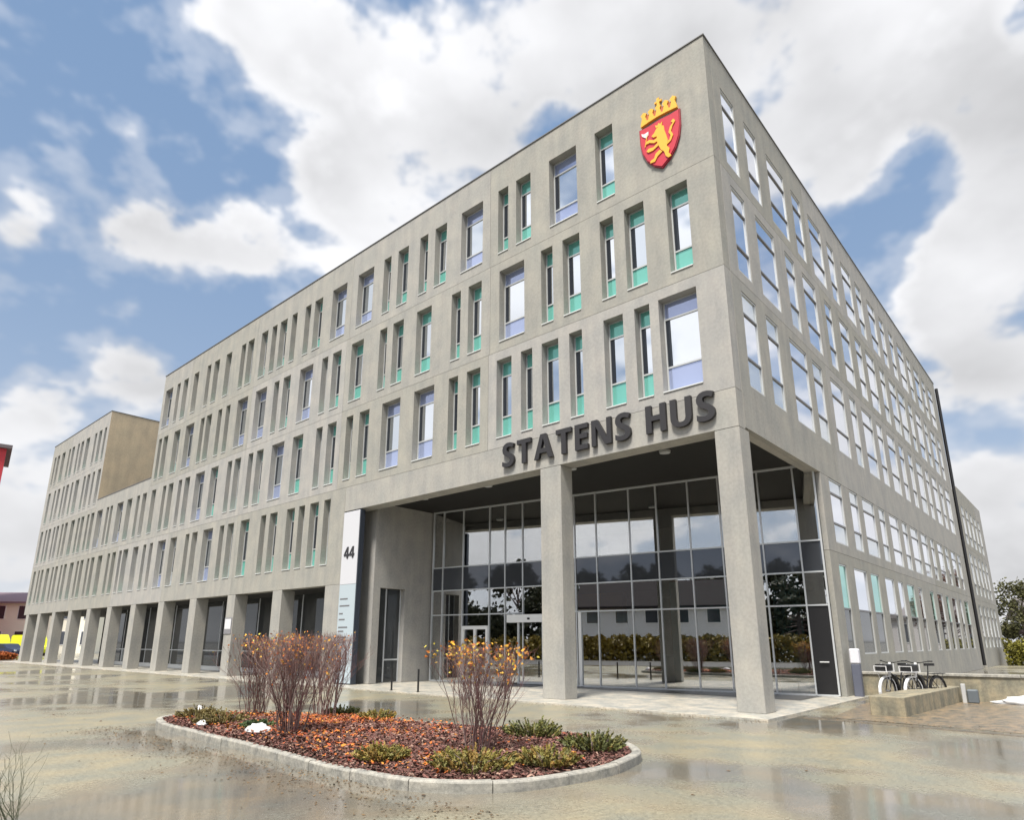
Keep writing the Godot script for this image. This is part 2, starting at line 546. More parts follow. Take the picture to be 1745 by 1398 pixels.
func window(f: Wall, a0: float, a1: float, y0: float, y1: float, inset: float, kind: String, frame: Material, parent: Node, cuts := [0.29, 0.81], sill := true) -> void:
	var w := a1 - a0 - 0.012
	var h := y1 - y0 - 0.012
	var flush := inset < 0.2
	var o := inst("window", window_mesh(w, h, [] if flush else cuts), frame, parent)
	if flush:
		for c in cuts:
			inst("transom", pane_mesh(w - 0.09, 0.055), M.frame_dark, o, Vector3(0, c * h, 0.002)).scale = Vector3(1, 1, 3.0)
	o.transform = Transform3D(f.turn(), f.at((a0 + a1) / 2.0, y0 + 0.006, inset))
	var tint: Material = {"t": M.turquoise, "l": M.lilac, "g": M.grey_panel, "c": M.pane_right, "e": M.green_glass}[kind]
	var edges := [0.0] + cuts + [1.0]
	for i in edges.size() - 1:
		var lo: float = edges[i] * h + (0.045 if i == 0 else 0.025)
		var hi: float = edges[i + 1] * h - (0.045 if i == edges.size() - 2 else 0.025)
		var middle := i == 1 and edges.size() == 4 or edges.size() == 3 and i == 0
		var side := 0.14 if middle and inset > 0.2 else 0.0
		var mt: Material = (M.pane_right if flush else M.panes[rng.randi() % 3]) if middle else tint
		if edges.size() == 3:
			mt = M.shop_glass if middle else tint
		var p := inst("pane" if middle else "spandrel_panel", pane_mesh(w - 0.09 - side, hi - lo), mt, o, Vector3(side / 2.0, (lo + hi) / 2.0, -0.02))
		p.rotation = Vector3(rng.randfn(0, 0.0035), rng.randfn(0, 0.0035), 0)
		if side > 0.0:
			inst("vent_panel", pane_mesh(0.13, hi - lo), M.vent, o, Vector3(-w / 2.0 + 0.045 + 0.065, (lo + hi) / 2.0, -0.012))
	if sill:
		var s := pane_mesh(w, 0.03)
		var si := inst("sill", s, M.sill, o, Vector3(0, 0.016, 0.03 + inset * 0.5))
		si.scale = Vector3(1, 1, inset * 70.0)

# widths: n narrow, m medium, k broad, w widest
const WIDTH := {"n": 0.50, "m": 0.69, "k": 0.90, "w": 1.17}
const ROW1 := "3.25m 4.70w 6.71m 7.78n 9.07w 11.08m 12.21n 13.45m 14.62n 15.85w 17.90w 19.92m 20.96n 22.23n 23.20m 24.22n 25.17m 26.67m 27.62n 29.29m 30.81m 31.95n 33.61m 35.14m 36.34n 37.51w"
const ROW2 := "0.86m 2.29m 3.38n 4.67m 5.78n 7.03w 9.09m 10.19n 11.84k 13.56m 14.65n 16.30k 17.98m 19.05n 20.31w 22.34m 23.43n 24.67w 26.69w 28.71n 29.71n 31.00m 31.96n 33.36w 35.35k 37.21m 38.20n"
const ROW3 := "0.84w 2.30n 3.19m 4.68n 5.61m 6.70n 7.62m 9.10m 10.24n 11.54w 13.55w 15.58m 16.72n 17.97m 19.07n 20.68k 22.37w 24.37m 25.42n 26.73m 27.72n 29.32k 31.01w 32.94m 34.05n 35.30m 36.38n 37.96m 39.48m 40.65n 42.00k 43.63w 45.68n 46.46n 47.78w 49.60m 50.70n 51.90m 52.95n 54.20k 56.00m 57.10n 58.30m 59.35n 60.60m 61.70n 62.95m"
const ROW4 := "17.98n 18.90m 20.01n 20.86m 22.39m 23.45n 25.09k 26.71m 27.79n 29.10w 30.97m 32.03n 33.71k 35.29w 37.24n 38.29n 39.57k 41.34k 42.50n 43.59m 44.72n 46.25k 47.90m 49.00n 50.30m 51.35n 52.60k 54.30m 55.40n 56.60m 57.70n 58.95k 60.60m 61.70n 62.95m"
const WING1 := "49.95n 51.00m 52.20n 53.90k 55.40m 56.50n 57.80m 58.90n 60.40k 62.00m 63.10n"
const WING2 := "49.75m 51.10n 52.20m 53.30n 54.90k 56.40n 57.60m 58.75n 60.00m 61.20n 62.80m"

func holes_from(list: String, y0: float, y1: float) -> Array:
	var out := []
	for s in list.split(" ", false):
		var a := float(s.substr(0, s.length() - 1))
		var k := s.substr(s.length() - 1)
		out.append([a, a + WIDTH[k], y0, y1, k])
	return out

func within(holes: Array, a0: float, a1: float) -> Array:
	return holes.filter(func(h): return h[0] > a0 and h[1] < a1)

func left_windows(f: Wall, holes: Array, parent: Node) -> void:
	for h in holes:
		var kind := "l" if h[4] == "w" else "t"
		if h[0] > 30.0 and kind == "t":
			kind = "g" if rng.randf() < 0.55 else "t"
		window(f, h[0], h[1], h[2], h[3], 0.29, kind, M.frame, parent)

const TOPS := [0.0, 18.02, 14.60, 11.13, 7.60, 4.07]
const SILLS := [0.0, 15.32, 11.79, 8.26, 4.75, 1.22]
const SPLIT := [19.2, 14.95, 11.46, 7.93, 3.89]

func right_holes(row: int) -> Array:
	var list := {
		1: ".96,1 2.74,1 4.65,1.68 7.11,1.03 9,1.6 11.39,.95 13.41,1.5 15.65,1.05 17.8,1.45 20.1,1",
		2: "1.05,1 2.87,1.6 5.46,.95 7.23,1.5 9.79,.9 11.74,1.4 14.02,1.05 15.78,1.55 18.3,1.05 20.2,1.5",
		3: "1.06,1.05 2.85,1 4.85,1.69 7.1,1.1 9.16,1.62 11.6,.95 13.37,1.7 15.8,1.05 17.7,1.6 20.1,1.05",
		4: "7.29,1.45 9.67,1.08 11.37,1.77 13.85,1 15.63,1.67 18.04,1.08 19.77,1.7",
		5: "7.23,.85 8.97,1.65 11.14,1.2 13.28,1.5 15.45,1 17.15,1.5 19.5,.9"}[row] as String
	var out := []
	for s in list.split(" ", false):
		var q := s.split(",")
		out.append([float(q[0]), float(q[0]) + float(q[1]), SILLS[row], TOPS[row]])
	var a := 22.2
	var wide := row % 2 == 0
	while a < 34.6:
		var w := 1.6 if wide else 1.0
		out.append([a, a + w, SILLS[row], TOPS[row]])
		a += w + (0.85 if wide else 0.95)
		wide = not wide
	return out

func office_building() -> Node3D:
	var b := base("office_building")
	tag(b, "long five storey grey concrete office block with narrow windows and a glazed corner entrance", "building")
	var L := Wall.new(Vector3.ZERO, Vector3(-1, 0, 0), Vector3(0, 0, 1))
	var R := Wall.new(Vector3.ZERO, Vector3(0, 0, -1), Vector3(1, 0, 0))
	var dl := 0.42
	# ---- long front, main block
	var r1 := holes_from(ROW1, SILLS[1], TOPS[1])
	var r2 := holes_from(ROW2, SILLS[2], TOPS[2])
	var r3 := holes_from(ROW3, SILLS[3], TOPS[3])
	var r4 := holes_from(ROW4, SILLS[4], TOPS[4])
	var w1 := holes_from(WING1, SILLS[1], TOPS[1])
	var w2 := holes_from(WING2, SILLS[2], TOPS[2])
	row_of_panels(L, 0, 39.1, SPLIT[1], SPLIT[0], r1, dl, b, M.concrete)
	row_of_panels(L, 0, 39.1, SPLIT[2], SPLIT[1], r2, dl, b, M.concrete)
	row_of_panels(L, 0, 16.9, 6.88, SPLIT[3], [], dl, b, M.concrete, 99.0)
	row_of_panels(L, 0, 39.1, SPLIT[3], SPLIT[2], within(r3, 0, 39.1), dl, b, M.concrete)
	row_of_panels(L, 39.1, 49.4, SPLIT[3], 12.05, within(r3, 39.1, 49.4), dl, b, M.concrete)
	row_of_panels(L, 49.4, 64.3, SPLIT[3], SPLIT[2], within(r3, 49.4, 64.3), dl, b, M.concrete)
	row_of_panels(L, 16.9, 64.3, SPLIT[4], SPLIT[3], r4, dl, b, M.concrete)
	row_of_panels(L, 49.4, 64.3, SPLIT[1], SPLIT[0], w1, dl, b, M.concrete)
	row_of_panels(L, 49.4, 64.3, SPLIT[2], SPLIT[1], w2, dl, b, M.concrete)
	for hs in [r1, r2, r3, r4, w1, w2]:
		left_windows(L, hs, b)
	# ---- right front
	var dr := 0.16
	for row in [1, 2, 3]:
		row_of_panels(R, dl + 0.004, 36.2, [0.0, SPLIT[1], SPLIT[2], 6.94][row], SPLIT[row - 1], right_holes(row), dr, b, M.concrete)
	row_of_panels(R, 6.4, 36.2, 4.42, 6.94, right_holes(4).map(func(h): return [h[0], h[1], h[2], 6.94]), dr, b, M.concrete)
	row_of_panels(R, 6.4, 36.2, 0.0, 4.42, right_holes(5), dr, b, M.concrete)
	for row in [1, 2, 3, 4, 5]:
		for h in right_holes(row):
			var kind := "c"
			if row == 5:
				kind = ["c", "e", "c", "e", "c", "e", "c"][int(h[0] * 0.47) % 7]
			elif rng.randf() < 0.35:
				kind = "g"
			window(R, h[0], h[1], h[2], h[3] if row != 4 else 6.94 - 0.0, 0.035, kind, M.frame, b, [0.30, 0.77] if row < 5 else [0.5], false)
	return b

func solids(b: Node3D) -> void:
	# roofs, inner walls and floors behind the panels
	var st := start()
	box(st, Vector3(-39.05, 18.6, -36.1), Vector3(-0.43, 18.8, -0.43))
	box(st, Vector3(-49.3, 11.6, -16.0), Vector3(-39.1, 11.8, -0.43))
	box(st, Vector3(-64.2, 18.6, -16.0), Vector3(-49.5, 18.8, -0.43))
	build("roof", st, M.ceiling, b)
	st = start()
	box(st, Vector3(-39.1, 11.3, -16.4), Vector3(-38.9, 19.2, -0.425))
	box(st, Vector3(-38.9, 3.89, -36.2), Vector3(-38.7, 19.19, -16.4))
	box(st, Vector3(-38.7, 0, -36.2), Vector3(-0.17, 19.19, -36.0))
	box(st, Vector3(-64.3, 3.89, -16.2), Vector3(-38.9, 11.9, -16.0))
	box(st, Vector3(-64.3, 11.9, -16.2), Vector3(-49.4, 19.19, -16.0))
	box(st, Vector3(-64.3, 3.89, -16.0), Vector3(-64.1, 19.19, -0.425))
	build("rear_wall", st, M.concrete, b)
	st = start()
	box(st, Vector3(-49.6, 11.3, -16.0), Vector3(-49.4, 19.19, -0.003))
	var sw := build("wing_side_wall", st, M.concrete_side, b)
	sw.set_meta("label", "blank tan side wall of the far wing above the lower roof")
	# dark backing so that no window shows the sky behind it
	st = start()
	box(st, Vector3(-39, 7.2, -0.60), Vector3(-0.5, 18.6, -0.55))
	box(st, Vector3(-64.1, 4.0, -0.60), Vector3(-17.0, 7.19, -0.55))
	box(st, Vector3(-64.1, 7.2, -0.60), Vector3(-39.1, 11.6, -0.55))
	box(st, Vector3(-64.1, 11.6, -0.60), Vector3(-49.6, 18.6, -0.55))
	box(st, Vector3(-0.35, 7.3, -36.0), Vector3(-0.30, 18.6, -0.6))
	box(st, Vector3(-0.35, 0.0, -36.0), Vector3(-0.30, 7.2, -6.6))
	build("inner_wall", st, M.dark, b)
	# metal capping along the parapets
	st = start()
	box(st, Vector3(-39.13, 19.2, -0.46), Vector3(0.03, 19.235, 0.03))
	box(st, Vector3(-0.46, 19.2, -36.25), Vector3(0.03, 19.234, -0.46))
	box(st, Vector3(-49.4, 12.05, -0.46), Vector3(-39.13, 12.09, 0.025))
	box(st, Vector3(-64.33, 19.2, -0.46), Vector3(-49.38, 19.235, 0.03))
	box(st, Vector3(-49.62, 19.2, -16.0), Vector3(-49.37, 19.234, -0.46))
	build("roof_capping", st, M.capping, b)
	# dark joint and the lower block behind it
	st = start()
	box(st, Vector3(-0.9, 0, -38.4), Vector3(-0.6, 19.0, -36.2))
	build("joint_recess", st, M.dark, b)
	st = start()
	tube(st, Vector3(0.08, 0.2, -36.5), Vector3(0.08, 18.9, -36.5), 0.10, 0.10, 8, true)
	build("downpipe", st, M.black, b)
	var R2 := Wall.new(Vector3(0, 0, -38.4), Vector3(0, 0, -1), Vector3(1, 0, 0))
	for row in 3:
		var y0: float = [8.26, 4.75, 1.22][row]
		var y1: float = [11.0, 7.6, 4.07][row]
		var hs := []
		var a := 0.8
		while a < 10.6:
			hs.append([a, a + 1.1, y0, y1])
			a += 2.05
		row_of_panels(R2, 0, 11.9, [7.93, 4.42, 0.0][row], [12.2, 7.93, 4.42][row], hs, 0.16, b, M.concrete)
		for h in hs:
			window(R2, h[0], h[1], h[2], h[3], 0.035, "g", M.frame, b, [0.25, 0.75], false)
	st = start()
	box(st, Vector3(-14, 0, -50.3), Vector3(-0.17, 12.0, -38.4))
	build("rear_block", st, M.concrete, b)

func arcade(b: Node3D) -> void:
	var st: SurfaceTool
	# pillars
	for a in [22.17, 26.55, 30.9, 35.15, 39.45, 43.65, 47.75, 51.9, 56.0, 60.0, 63.5]:
		st = start()
		soft_box(st, Vector3(-a, 0.04, -0.66), Vector3(-a + 0.79, 3.885, 0.0), 0.012)
		build("pillar", st, M.concrete, b)
	st = start()
	soft_box(st, Vector3(-17.95, 0.04, -0.66), Vector3(-16.90, 3.885, 0.0), 0.012)
	build("pillar", st, M.concrete, b)
	# ceiling and the set-back shop front
	st = start()
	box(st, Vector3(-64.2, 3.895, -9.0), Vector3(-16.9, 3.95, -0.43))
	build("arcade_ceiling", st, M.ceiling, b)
	var z := -2.3
	var edge := -17.0
	var n := 0
	while edge > -50.5:
		var w := 2.12
		st = start()
		box(st, Vector3(edge - w, 0.06, z - 0.05), Vector3(edge - w + 0.07, 3.89, z + 0.03))
		box(st, Vector3(edge - w + 0.07, 1.12, z - 0.05), Vector3(edge, 1.18, z + 0.028))
		box(st, Vector3(edge - w + 0.07, 0.06, z - 0.05), Vector3(edge, 0.30, z + 0.028))
		var o := build("shop_front", st, M.mullion, b)
		if n % 5 == 3:
			inst("panel", pane_mesh(w - 0.07, 0.80), M.grey_panel, o, Vector3(edge - w / 2 + 0.035, 0.71, z))
		else:
			inst("pane", pane_mesh(w - 0.07, 0.80), M.shop_glass, o, Vector3(edge - w / 2 + 0.035, 0.71, z))
		inst("pane", pane_mesh(w - 0.07, 2.70), M.shop_glass, o, Vector3(edge - w / 2 + 0.035, 2.54, z))
		edge -= w
		n += 1
	# room behind the shop front
	st = start()
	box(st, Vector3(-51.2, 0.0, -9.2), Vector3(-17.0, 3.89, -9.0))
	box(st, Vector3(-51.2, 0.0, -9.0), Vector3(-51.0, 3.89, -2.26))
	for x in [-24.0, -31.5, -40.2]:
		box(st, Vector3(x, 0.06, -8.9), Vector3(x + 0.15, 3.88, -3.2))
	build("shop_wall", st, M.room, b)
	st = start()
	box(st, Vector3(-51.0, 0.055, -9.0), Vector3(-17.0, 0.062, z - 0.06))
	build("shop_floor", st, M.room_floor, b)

# the slanted lobby front: z = -6.23 - 0.16 x
func lobby(b: Node3D) -> void:
	var along := Vector3(-1, 0, 0.16).normalized()
	var out := Vector3(0.16, 0, 1).normalized()
	var f := Wall.new(Vector3(0, 0, -6.23), along, out)
	var k := sqrt(1.0 + 0.16 * 0.16)
	var rows := [0.06, 2.72, 3.74, 4.72, 7.2]
	var ms := [0.15, 0.77, 1.87, 3.16, 4.22, 5.38, 6.42, 7.75, 8.64, 10.04, 10.95, 11.78, 12.54, 13.88, 14.93, 15.48]
	# frame
	var front := start()
	for m in ms:
		var bx := Transform3D(f.turn(), f.at(m * k, 0))
		box(front, Vector3(-0.023, rows[0], -0.07), Vector3(0.023, rows[4], 0.05), bx)
	for i in ms.size() - 1:
		var l: float = ms[i] * k + 0.023
		var r: float = ms[i + 1] * k - 0.023
		var bx := Transform3D(f.turn(), f.at((l + r) / 2.0, 0))
		var hw := (r - l) / 2.0
		for y in rows:
			var th := 0.024
			if y == rows[1] and i in [9]:
				continue
			var y0: float = y - th
			var y1: float = y + th
			if y == rows[0]:
				y0 = 0.05
				y1 = 0.10
			if y == rows[4]:
				y0 = 7.14
				y1 = 7.2
			if y == rows[0] and i in [9, 10, 12]:
				continue
			box(front, Vector3(-hw, y0, -0.06), Vector3(hw, y1, 0.045), bx)
	var g := build("entrance_glazing", front, M.mullion, b)
	g.set_meta("label", "tall glazed lobby front with white mullions under the corner overhang")
	for i in ms.size() - 1:
		var l: float = ms[i] * k + 0.023
		var r: float = ms[i + 1] * k - 0.023
		for j in 4:
			var y0: float = rows[j] + 0.024
			var y1: float = rows[j + 1] - 0.024
			if j == 0 and i in [9, 12]:
				y0 = 2.62 if i == 9 else 2.27
				if i == 9:
					continue
			var dark := i == 0
			var p := inst("pane", pane_mesh(r - l, y1 - y0), M.black if dark and j == 0 else (M.spandrel if j == 2 else M.lobby_glass), g)
			p.transform = Transform3D(f.turn(), f.at((l + r) / 2.0, (y0 + y1) / 2.0, 0.0))
	# handle of the black side door
	var hd := start()
	box(hd, Vector3(-0.16, 1.02, 0.05), Vector3(0.10, 1.05, 0.08), Transform3D(f.turn(), f.at(0.42 * k, 0)))
	build("door_handle", hd, M.white_metal, g)
	# double door in white frames
	var d := start()
	var dx := Transform3D(f.turn(), f.at((12.54 + 13.88) / 2.0 * k, 0, -0.012))
	var hw2 := (13.88 - 12.54) / 2.0 * k - 0.03
	for x in [-hw2, -0.055, hw2 - 0.11]:
		box(d, Vector3(x, 0.07, -0.05), Vector3(x + 0.11, 2.12, 0.06), dx)
	box(d, Vector3(-hw2, 2.12, -0.05), Vector3(hw2, 2.26, 0.06), dx)
	for x in [-hw2 + 0.11, 0.055]:
		box(d, Vector3(x, 0.07, -0.05), Vector3(x + hw2 - 0.165, 0.22, 0.058), dx)
	var dd := build("double_door", d, M.white_metal, b)
	for s in [-1.0, 1.0]:
		var p := inst("pane", pane_mesh(hw2 - 0.165, 1.90), M.lobby_glass, dd)
		p.transform = dx * Transform3D(Basis(), Vector3(s * (hw2 + 0.055 - 0.11) / 2.0, 1.17, 0))
	var dh := start()
	tube(dh, dx * Vector3(-0.14, 0.85, 0.11), dx * Vector3(-0.14, 1.25, 0.11), 0.014, 0.014, 6, true)
	tube(dh, dx * Vector3(0.14, 0.85, 0.11), dx * Vector3(0.14, 1.25, 0.11), 0.014, 0.014, 6, true)
	build("door_handle", dh, M.white_metal, dd)
	# automatic sliding door with a white header box
	var a := start()
	var ax := Transform3D(f.turn(), f.at((10.04 + 11.1) / 2.0 * k, 0, -0.02))
	box(a, Vector3(-1.05, 2.36, -0.08), Vector3(0.95, 2.66, 0.16), ax)
	var ad := build("sliding_door", a, M.white_metal, b)
	a = start()
	for x in [-0.62, 0.48]:
		box(a, Vector3(x, 0.07, -0.04), Vector3(x + 0.07, 2.36, 0.05), ax)
	box(a, Vector3(-0.55, 0.07, -0.04), Vector3(0.48, 0.16, 0.048), ax)
	build("door_frame", a, M.mullion, ad)
	var ap := inst("pane", pane_mesh(1.03, 2.19), M.lobby_glass, ad)
	ap.transform = ax * Transform3D(Basis(), Vector3(-0.035, 1.26, 0.0))
	a = start()
	box(a, Vector3(-0.09, 2.46, 0.162), Vector3(0.01, 2.53, 0.19), ax)
	build("door_sensor", a, M.black, ad)
	a = start()
	box(a, Vector3(0.60, 1.02, 0.055), Vector3(0.72, 1.10, 0.13), ax)
	build("door_button", a, M.white_metal, ad)
	# white jamb right of the middle column
	a = start()
	box(a, Vector3(-0.06, 0.07, -0.02), Vector3(0.06, 2.69, 0.075), Transform3D(f.turn(), f.at(8.50 * k, 0)))
	build("door_jamb", a, M.white_metal, b)
	# ceiling of the overhang with round fittings
	var c := start()
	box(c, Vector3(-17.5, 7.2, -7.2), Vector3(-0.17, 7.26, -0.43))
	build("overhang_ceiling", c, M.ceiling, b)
	for p in [Vector3(-3.0, 0, -1.75), Vector3(-6.25, 0, -1.45), Vector3(-10.0, 0, -1.4), Vector3(-13.4, 0, -1.3)]:
		c = start()
		tube(c, Vector3(p.x, 7.13, p.z), Vector3(p.x, 7.195, p.z), 0.16, 0.18, 18, true)
		build("ceiling_light", c, M.frame, b)
	# beams behind the fascia, inside the overhang
	c = start()
	box(c, Vector3(-16.9, 6.885, -0.62), Vector3(-0.17, 7.2, -0.425))
	box(c, Vector3(-0.40, 6.945, -6.4), Vector3(-0.165, 7.2, -0.63))
	build("fascia_beam", c, M.concrete, b)
	# columns
	for q in [[-6.42, -5.62], [-0.66, 0.0]]:
		c = start()
		soft_box(c, Vector3(q[0], 0.04, -0.63 if q[0] > -1 else -0.60), Vector3(q[1] - 0.002, 6.878, -0.002), 0.015)
		build("column", c, M.concrete, b)
	# return wall at the left with a tall glazed opening
	var rw := Wall.new(Vector3(-15.6, 0, -0.7), Vector3(0, 0, -1), Vector3(1, 0, 0))
	panel(rw, 0.0, 3.2, 0.05, 7.2, [[0.35, 1.62, 0.06, 3.75]], 0.35, b, M.concrete)
	c = start()
	box(c, Vector3(-17.5, 0.05, -1.0), Vector3(-15.96, 7.19, -0.72))
	build("entrance_pier", c, M.concrete, b)
	c = start()
	for z in [-1.05, -1.55, -2.30]:
		box(c, Vector3(-15.90, 0.07, z - 0.03), Vector3(-15.84, 3.74, z + 0.03))
	box(c, Vector3(-15.898, 0.9, -2.27), Vector3(-15.842, 0.96, -1.58))
	var sd := build("side_glazing", c, M.mullion, b)
	for q in [[-1.52, -1.08, 0.08, 3.73], [-2.27, -1.58, 0.97, 3.73], [-2.27, -1.58, 0.08, 0.89]]:
		var p := inst("pane", pane_mesh(q[1] - q[0], q[3] - q[2]), M.shop_glass, sd)
		p.transform = Transform3D(Basis(Vector3.UP, PI / 2), Vector3(-15.87, (q[2] + q[3]) / 2.0, (q[0] + q[1]) / 2.0))
	# lobby room
	c = start()
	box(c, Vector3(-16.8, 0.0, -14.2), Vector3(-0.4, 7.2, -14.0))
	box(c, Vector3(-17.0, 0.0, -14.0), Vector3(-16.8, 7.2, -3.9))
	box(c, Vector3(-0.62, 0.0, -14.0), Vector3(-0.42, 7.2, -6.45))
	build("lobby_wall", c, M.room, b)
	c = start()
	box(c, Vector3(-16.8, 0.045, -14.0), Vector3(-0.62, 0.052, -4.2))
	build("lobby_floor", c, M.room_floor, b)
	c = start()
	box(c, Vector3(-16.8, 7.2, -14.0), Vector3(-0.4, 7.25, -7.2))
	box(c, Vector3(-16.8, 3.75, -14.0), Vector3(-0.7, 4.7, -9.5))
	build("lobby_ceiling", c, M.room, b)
	c = start()
	box(c, Vector3(-12.6, 0.06, -9.3), Vector3(-9.2, 3.7, -9.0))
	build("wood_panel_wall", c, M.amber, b)
	# pleated teal curtain behind the right part
	c = start()
	for i in 26:
		var t := 3.25 + i * 0.075
		var q0 := f.at(t * k, 0.06, 0.35 + (0.06 if i % 2 == 0 else 0.0))
		var q1 := f.at((t + 0.075) * k, 0.06, 0.35 + (0.06 if i % 2 == 1 else 0.0))
		quad(c, q0, q1, q1 + Vector3.UP * 3.6, q0 + Vector3.UP * 3.6, out)
	for i in 14:
		var t := 1.0 + i * 0.06
		var q0 := f.at(t * k, 0.06, 0.45 + (0.05 if i % 2 == 0 else 0.0))
		var q1 := f.at((t + 0.06) * k, 0.06, 0.45 + (0.05 if i % 2 == 1 else 0.0))
		quad(c, q0, q1, q1 + Vector3.UP * 3.6, q0 + Vector3.UP * 3.6, out)
	build("curtain", c, M.curtain, b)
	# reception desk
	c = start()
	soft_box(c, Vector3(-8.6, 0.06, -9.6), Vector3(-5.4, 1.12, -8.8), 0.03)
	build("reception_desk", c, M.desk, b)

# ---------------------------------------------------------------- signs
func font(bold: bool) -> Font:
	var f := SystemFont.new()
	f.font_names = PackedStringArray(["Droid Sans"])
	f.font_weight = 700 if bold else 400
	var v := FontVariation.new()
	v.base_font = f
	v.variation_embolden = 0.05
	return v

func letter_mesh(ch: String, f: Font, depth: float) -> TextMesh:
	var t := TextMesh.new()
	t.text = ch
	t.font = f
	t.font_size = 100
	t.pixel_size = 0.01
	t.depth = depth
	t.curve_step = 1.5
	return t

func signs() -> void:
	var s := base("building_sign", Vector3(-7.93, 7.17, 0))
	tag(s, "large dark raised lettering along the concrete fascia above the entrance", "sign")
	var f := font(true)
	var word := "STATENS HUS"
	var span := 7.38
	var cap := 0.80
	var sizes := []
	var total := 0.0
	for ch in word:
		if ch == " ":
			sizes.append(null)
			continue
		var m := letter_mesh(ch, f, 0.1)
		sizes.append(m)
		total += m.get_aabb().size.x
	var kh: float = cap / letter_mesh("H", f, 0.1).get_aabb().size.y
	var kw := kh * 1.02
	var gap := (span - total * kw) / (word.length() - 3 + 3.6)
	var x := 0.0
	for i in word.length():
		if sizes[i] == null:
			x += gap * 3.6
			continue
		var m: TextMesh = sizes[i]
		var bb := m.get_aabb()
		var o := inst("letter", m, M.letter, s)
		o.scale = Vector3(kw, kh, 1.0)
		var low := 0.0 if word[i] in "THNAE" else -0.012
		o.position = Vector3(x - bb.position.x * kw, low - bb.position.y * kh, 0.065)
		x += bb.size.x * kw + (gap if i + 1 < word.length() and sizes[i + 1] != null else 0.0)
	# coat of arms: shield, lion, crown
	var c := base("coat_of_arms", Vector3(-1.56, 15.34, 0.0))
	tag(c, "red shield with golden lion and crown high on the wall beside the corner", "emblem")
	var red := plain(0.50, 0.022, 0.045, 0.45)
	var rim := plain(0.30, 0.012, 0.03, 0.45)
	var gold := plain(0.80, 0.43, 0.05, 0.4, 0.15)
	var deep := plain(0.42, 0.10, 0.03, 0.5)
	var out := poly("-.69,1.72 -.35,1.70 0,1.73 .35,1.70 .69,1.72 .68,1.15 .62,.80 .48,.46 .26,.18 0,0 -.26,.18 -.48,.46 -.62,.80 -.68,1.15")
	var st := start()
	slab(st, out, 0.06, Transform3D(Basis(), Vector3(0, 0, 0.002)))
	build("shield_rim", st, rim, c)
	var inner := PackedVector2Array()
	for p in out:
		inner.append(Vector2(p.x * 0.94, (p.y - 0.86) * 0.95 + 0.86))
	st = start()
	slab(st, inner, 0.02, Transform3D(Basis(), Vector3(0, 0, 0.064)))
	build("shield", st, red, c)
	st = start()
	var lx := Transform3D(Basis(), Vector3(0, 0, 0.086))
	# body, forelegs, hind legs, tail, mane
	slab(st, poly("-.16,1.30 -.08,1.42 .06,1.46 .16,1.38 .17,1.22 .22,1.02 .26,.80 .22,.62 .30,.50 .26,.36 .34,.22 .24,.20 .16,.30 .12,.48 .02,.60 -.06,.84 -.10,1.02 -.08,1.14 -.20,1.16 -.26,1.24"), 0.03, lx)
	slab(st, poly("-.07,1.08 -.20,1.06 -.34,1.16 -.44,1.14 -.46,1.05 -.34,1.05 -.20,.96 -.08,.96"), 0.028, lx)
	slab(st, poly("-.07,.90 -.22,.82 -.38,.86 -.46,.80 -.40,.73 -.24,.72 -.04,.80"), 0.027, lx)
	slab(st, poly("-.02,.62 -.16,.56 -.22,.42 -.34,.40 -.36,.32 -.20,.30 -.10,.44 .06,.52"), 0.026, lx)
	slab(st, poly(".24,.68 .36,.74 .44,.90 .38,1.06 .44,1.22 .54,1.34 .48,1.44 .40,1.38 .46,1.32 .36,1.22 .30,1.06 .36,.92 .32,.80 .24,.76"), 0.025, lx)
	slab(st, poly("-.10,1.45 -.12,1.56 -.04,1.51 0,1.58 .05,1.51 .12,1.56 .10,1.45"), 0.024, lx)
	build("lion", st, gold, c)
	st = start()
	tube(st, Vector3(-0.50, 0.98, 0.10), Vector3(-0.40, 1.40, 0.10), 0.016, 0.016, 6, true)
	build("axe_shaft", st, gold, c)
	st = start()
	slab(st, poly("-.44,1.28 -.58,1.42 -.60,1.52 -.50,1.46 -.36,1.48 -.37,1.36"), 0.02, lx)
	build("axe_blade", st, M.white_metal, c)
	# crown
	st = start()
	slab(st, poly("-.62,1.79 -.60,1.92 .60,1.92 .62,1.79 .31,1.83 0,1.845 -.31,1.83"), 0.09, Transform3D(Basis(), Vector3(0, 0, 0.002)))
	for i in 5:
		var px := -0.50 + i * 0.25
		slab(st, PackedVector2Array([Vector2(px - 0.10, 1.915), Vector2(px - 0.055, 2.10), Vector2(px - 0.10, 2.20), Vector2(px, 2.28), Vector2(px + 0.10, 2.20), Vector2(px + 0.055, 2.10), Vector2(px + 0.10, 1.915)]), 0.08, Transform3D(Basis(), Vector3(0, 0, 0.004 + 0.001 * i)))
	slab(st, poly("-.05,2.27 -.04,2.38 -.12,2.38 -.12,2.44 -.04,2.44 -.04,2.54 .04,2.54 .04,2.44 .12,2.44 .12,2.38 .04,2.38 .05,2.27"), 0.05, Transform3D(Basis(), Vector3(0, 0, 0.01)))
	build("crown", st, gold, c)
	st = start()
	slab(st, poly("-.56,1.925 -.52,2.14 .52,2.14 .56,1.925"), 0.05, Transform3D(Basis(), Vector3(0, 0, 0.001)))
	build("crown_lining", st, deep, c)
	# pylon with the house number
	var p := base("sign_pylon", Vector3(-16.24, 0.05, -0.05))
	tag(p, "tall white and pale blue sign pylon with house number 44 left of the entrance", "sign")
	st = start()
	soft_box(st, Vector3(-0.555, 0.0, -0.13), Vector3(0.555, 6.78, 0.10), 0.01)
	build("casing", st, plain(0.045, 0.055, 0.075, 0.35, 0.3), p)
	st = start()
	soft_box(st, Vector3(-0.55, 3.80, 0.105), Vector3(0.53, 6.76, 0.13), 0.004)
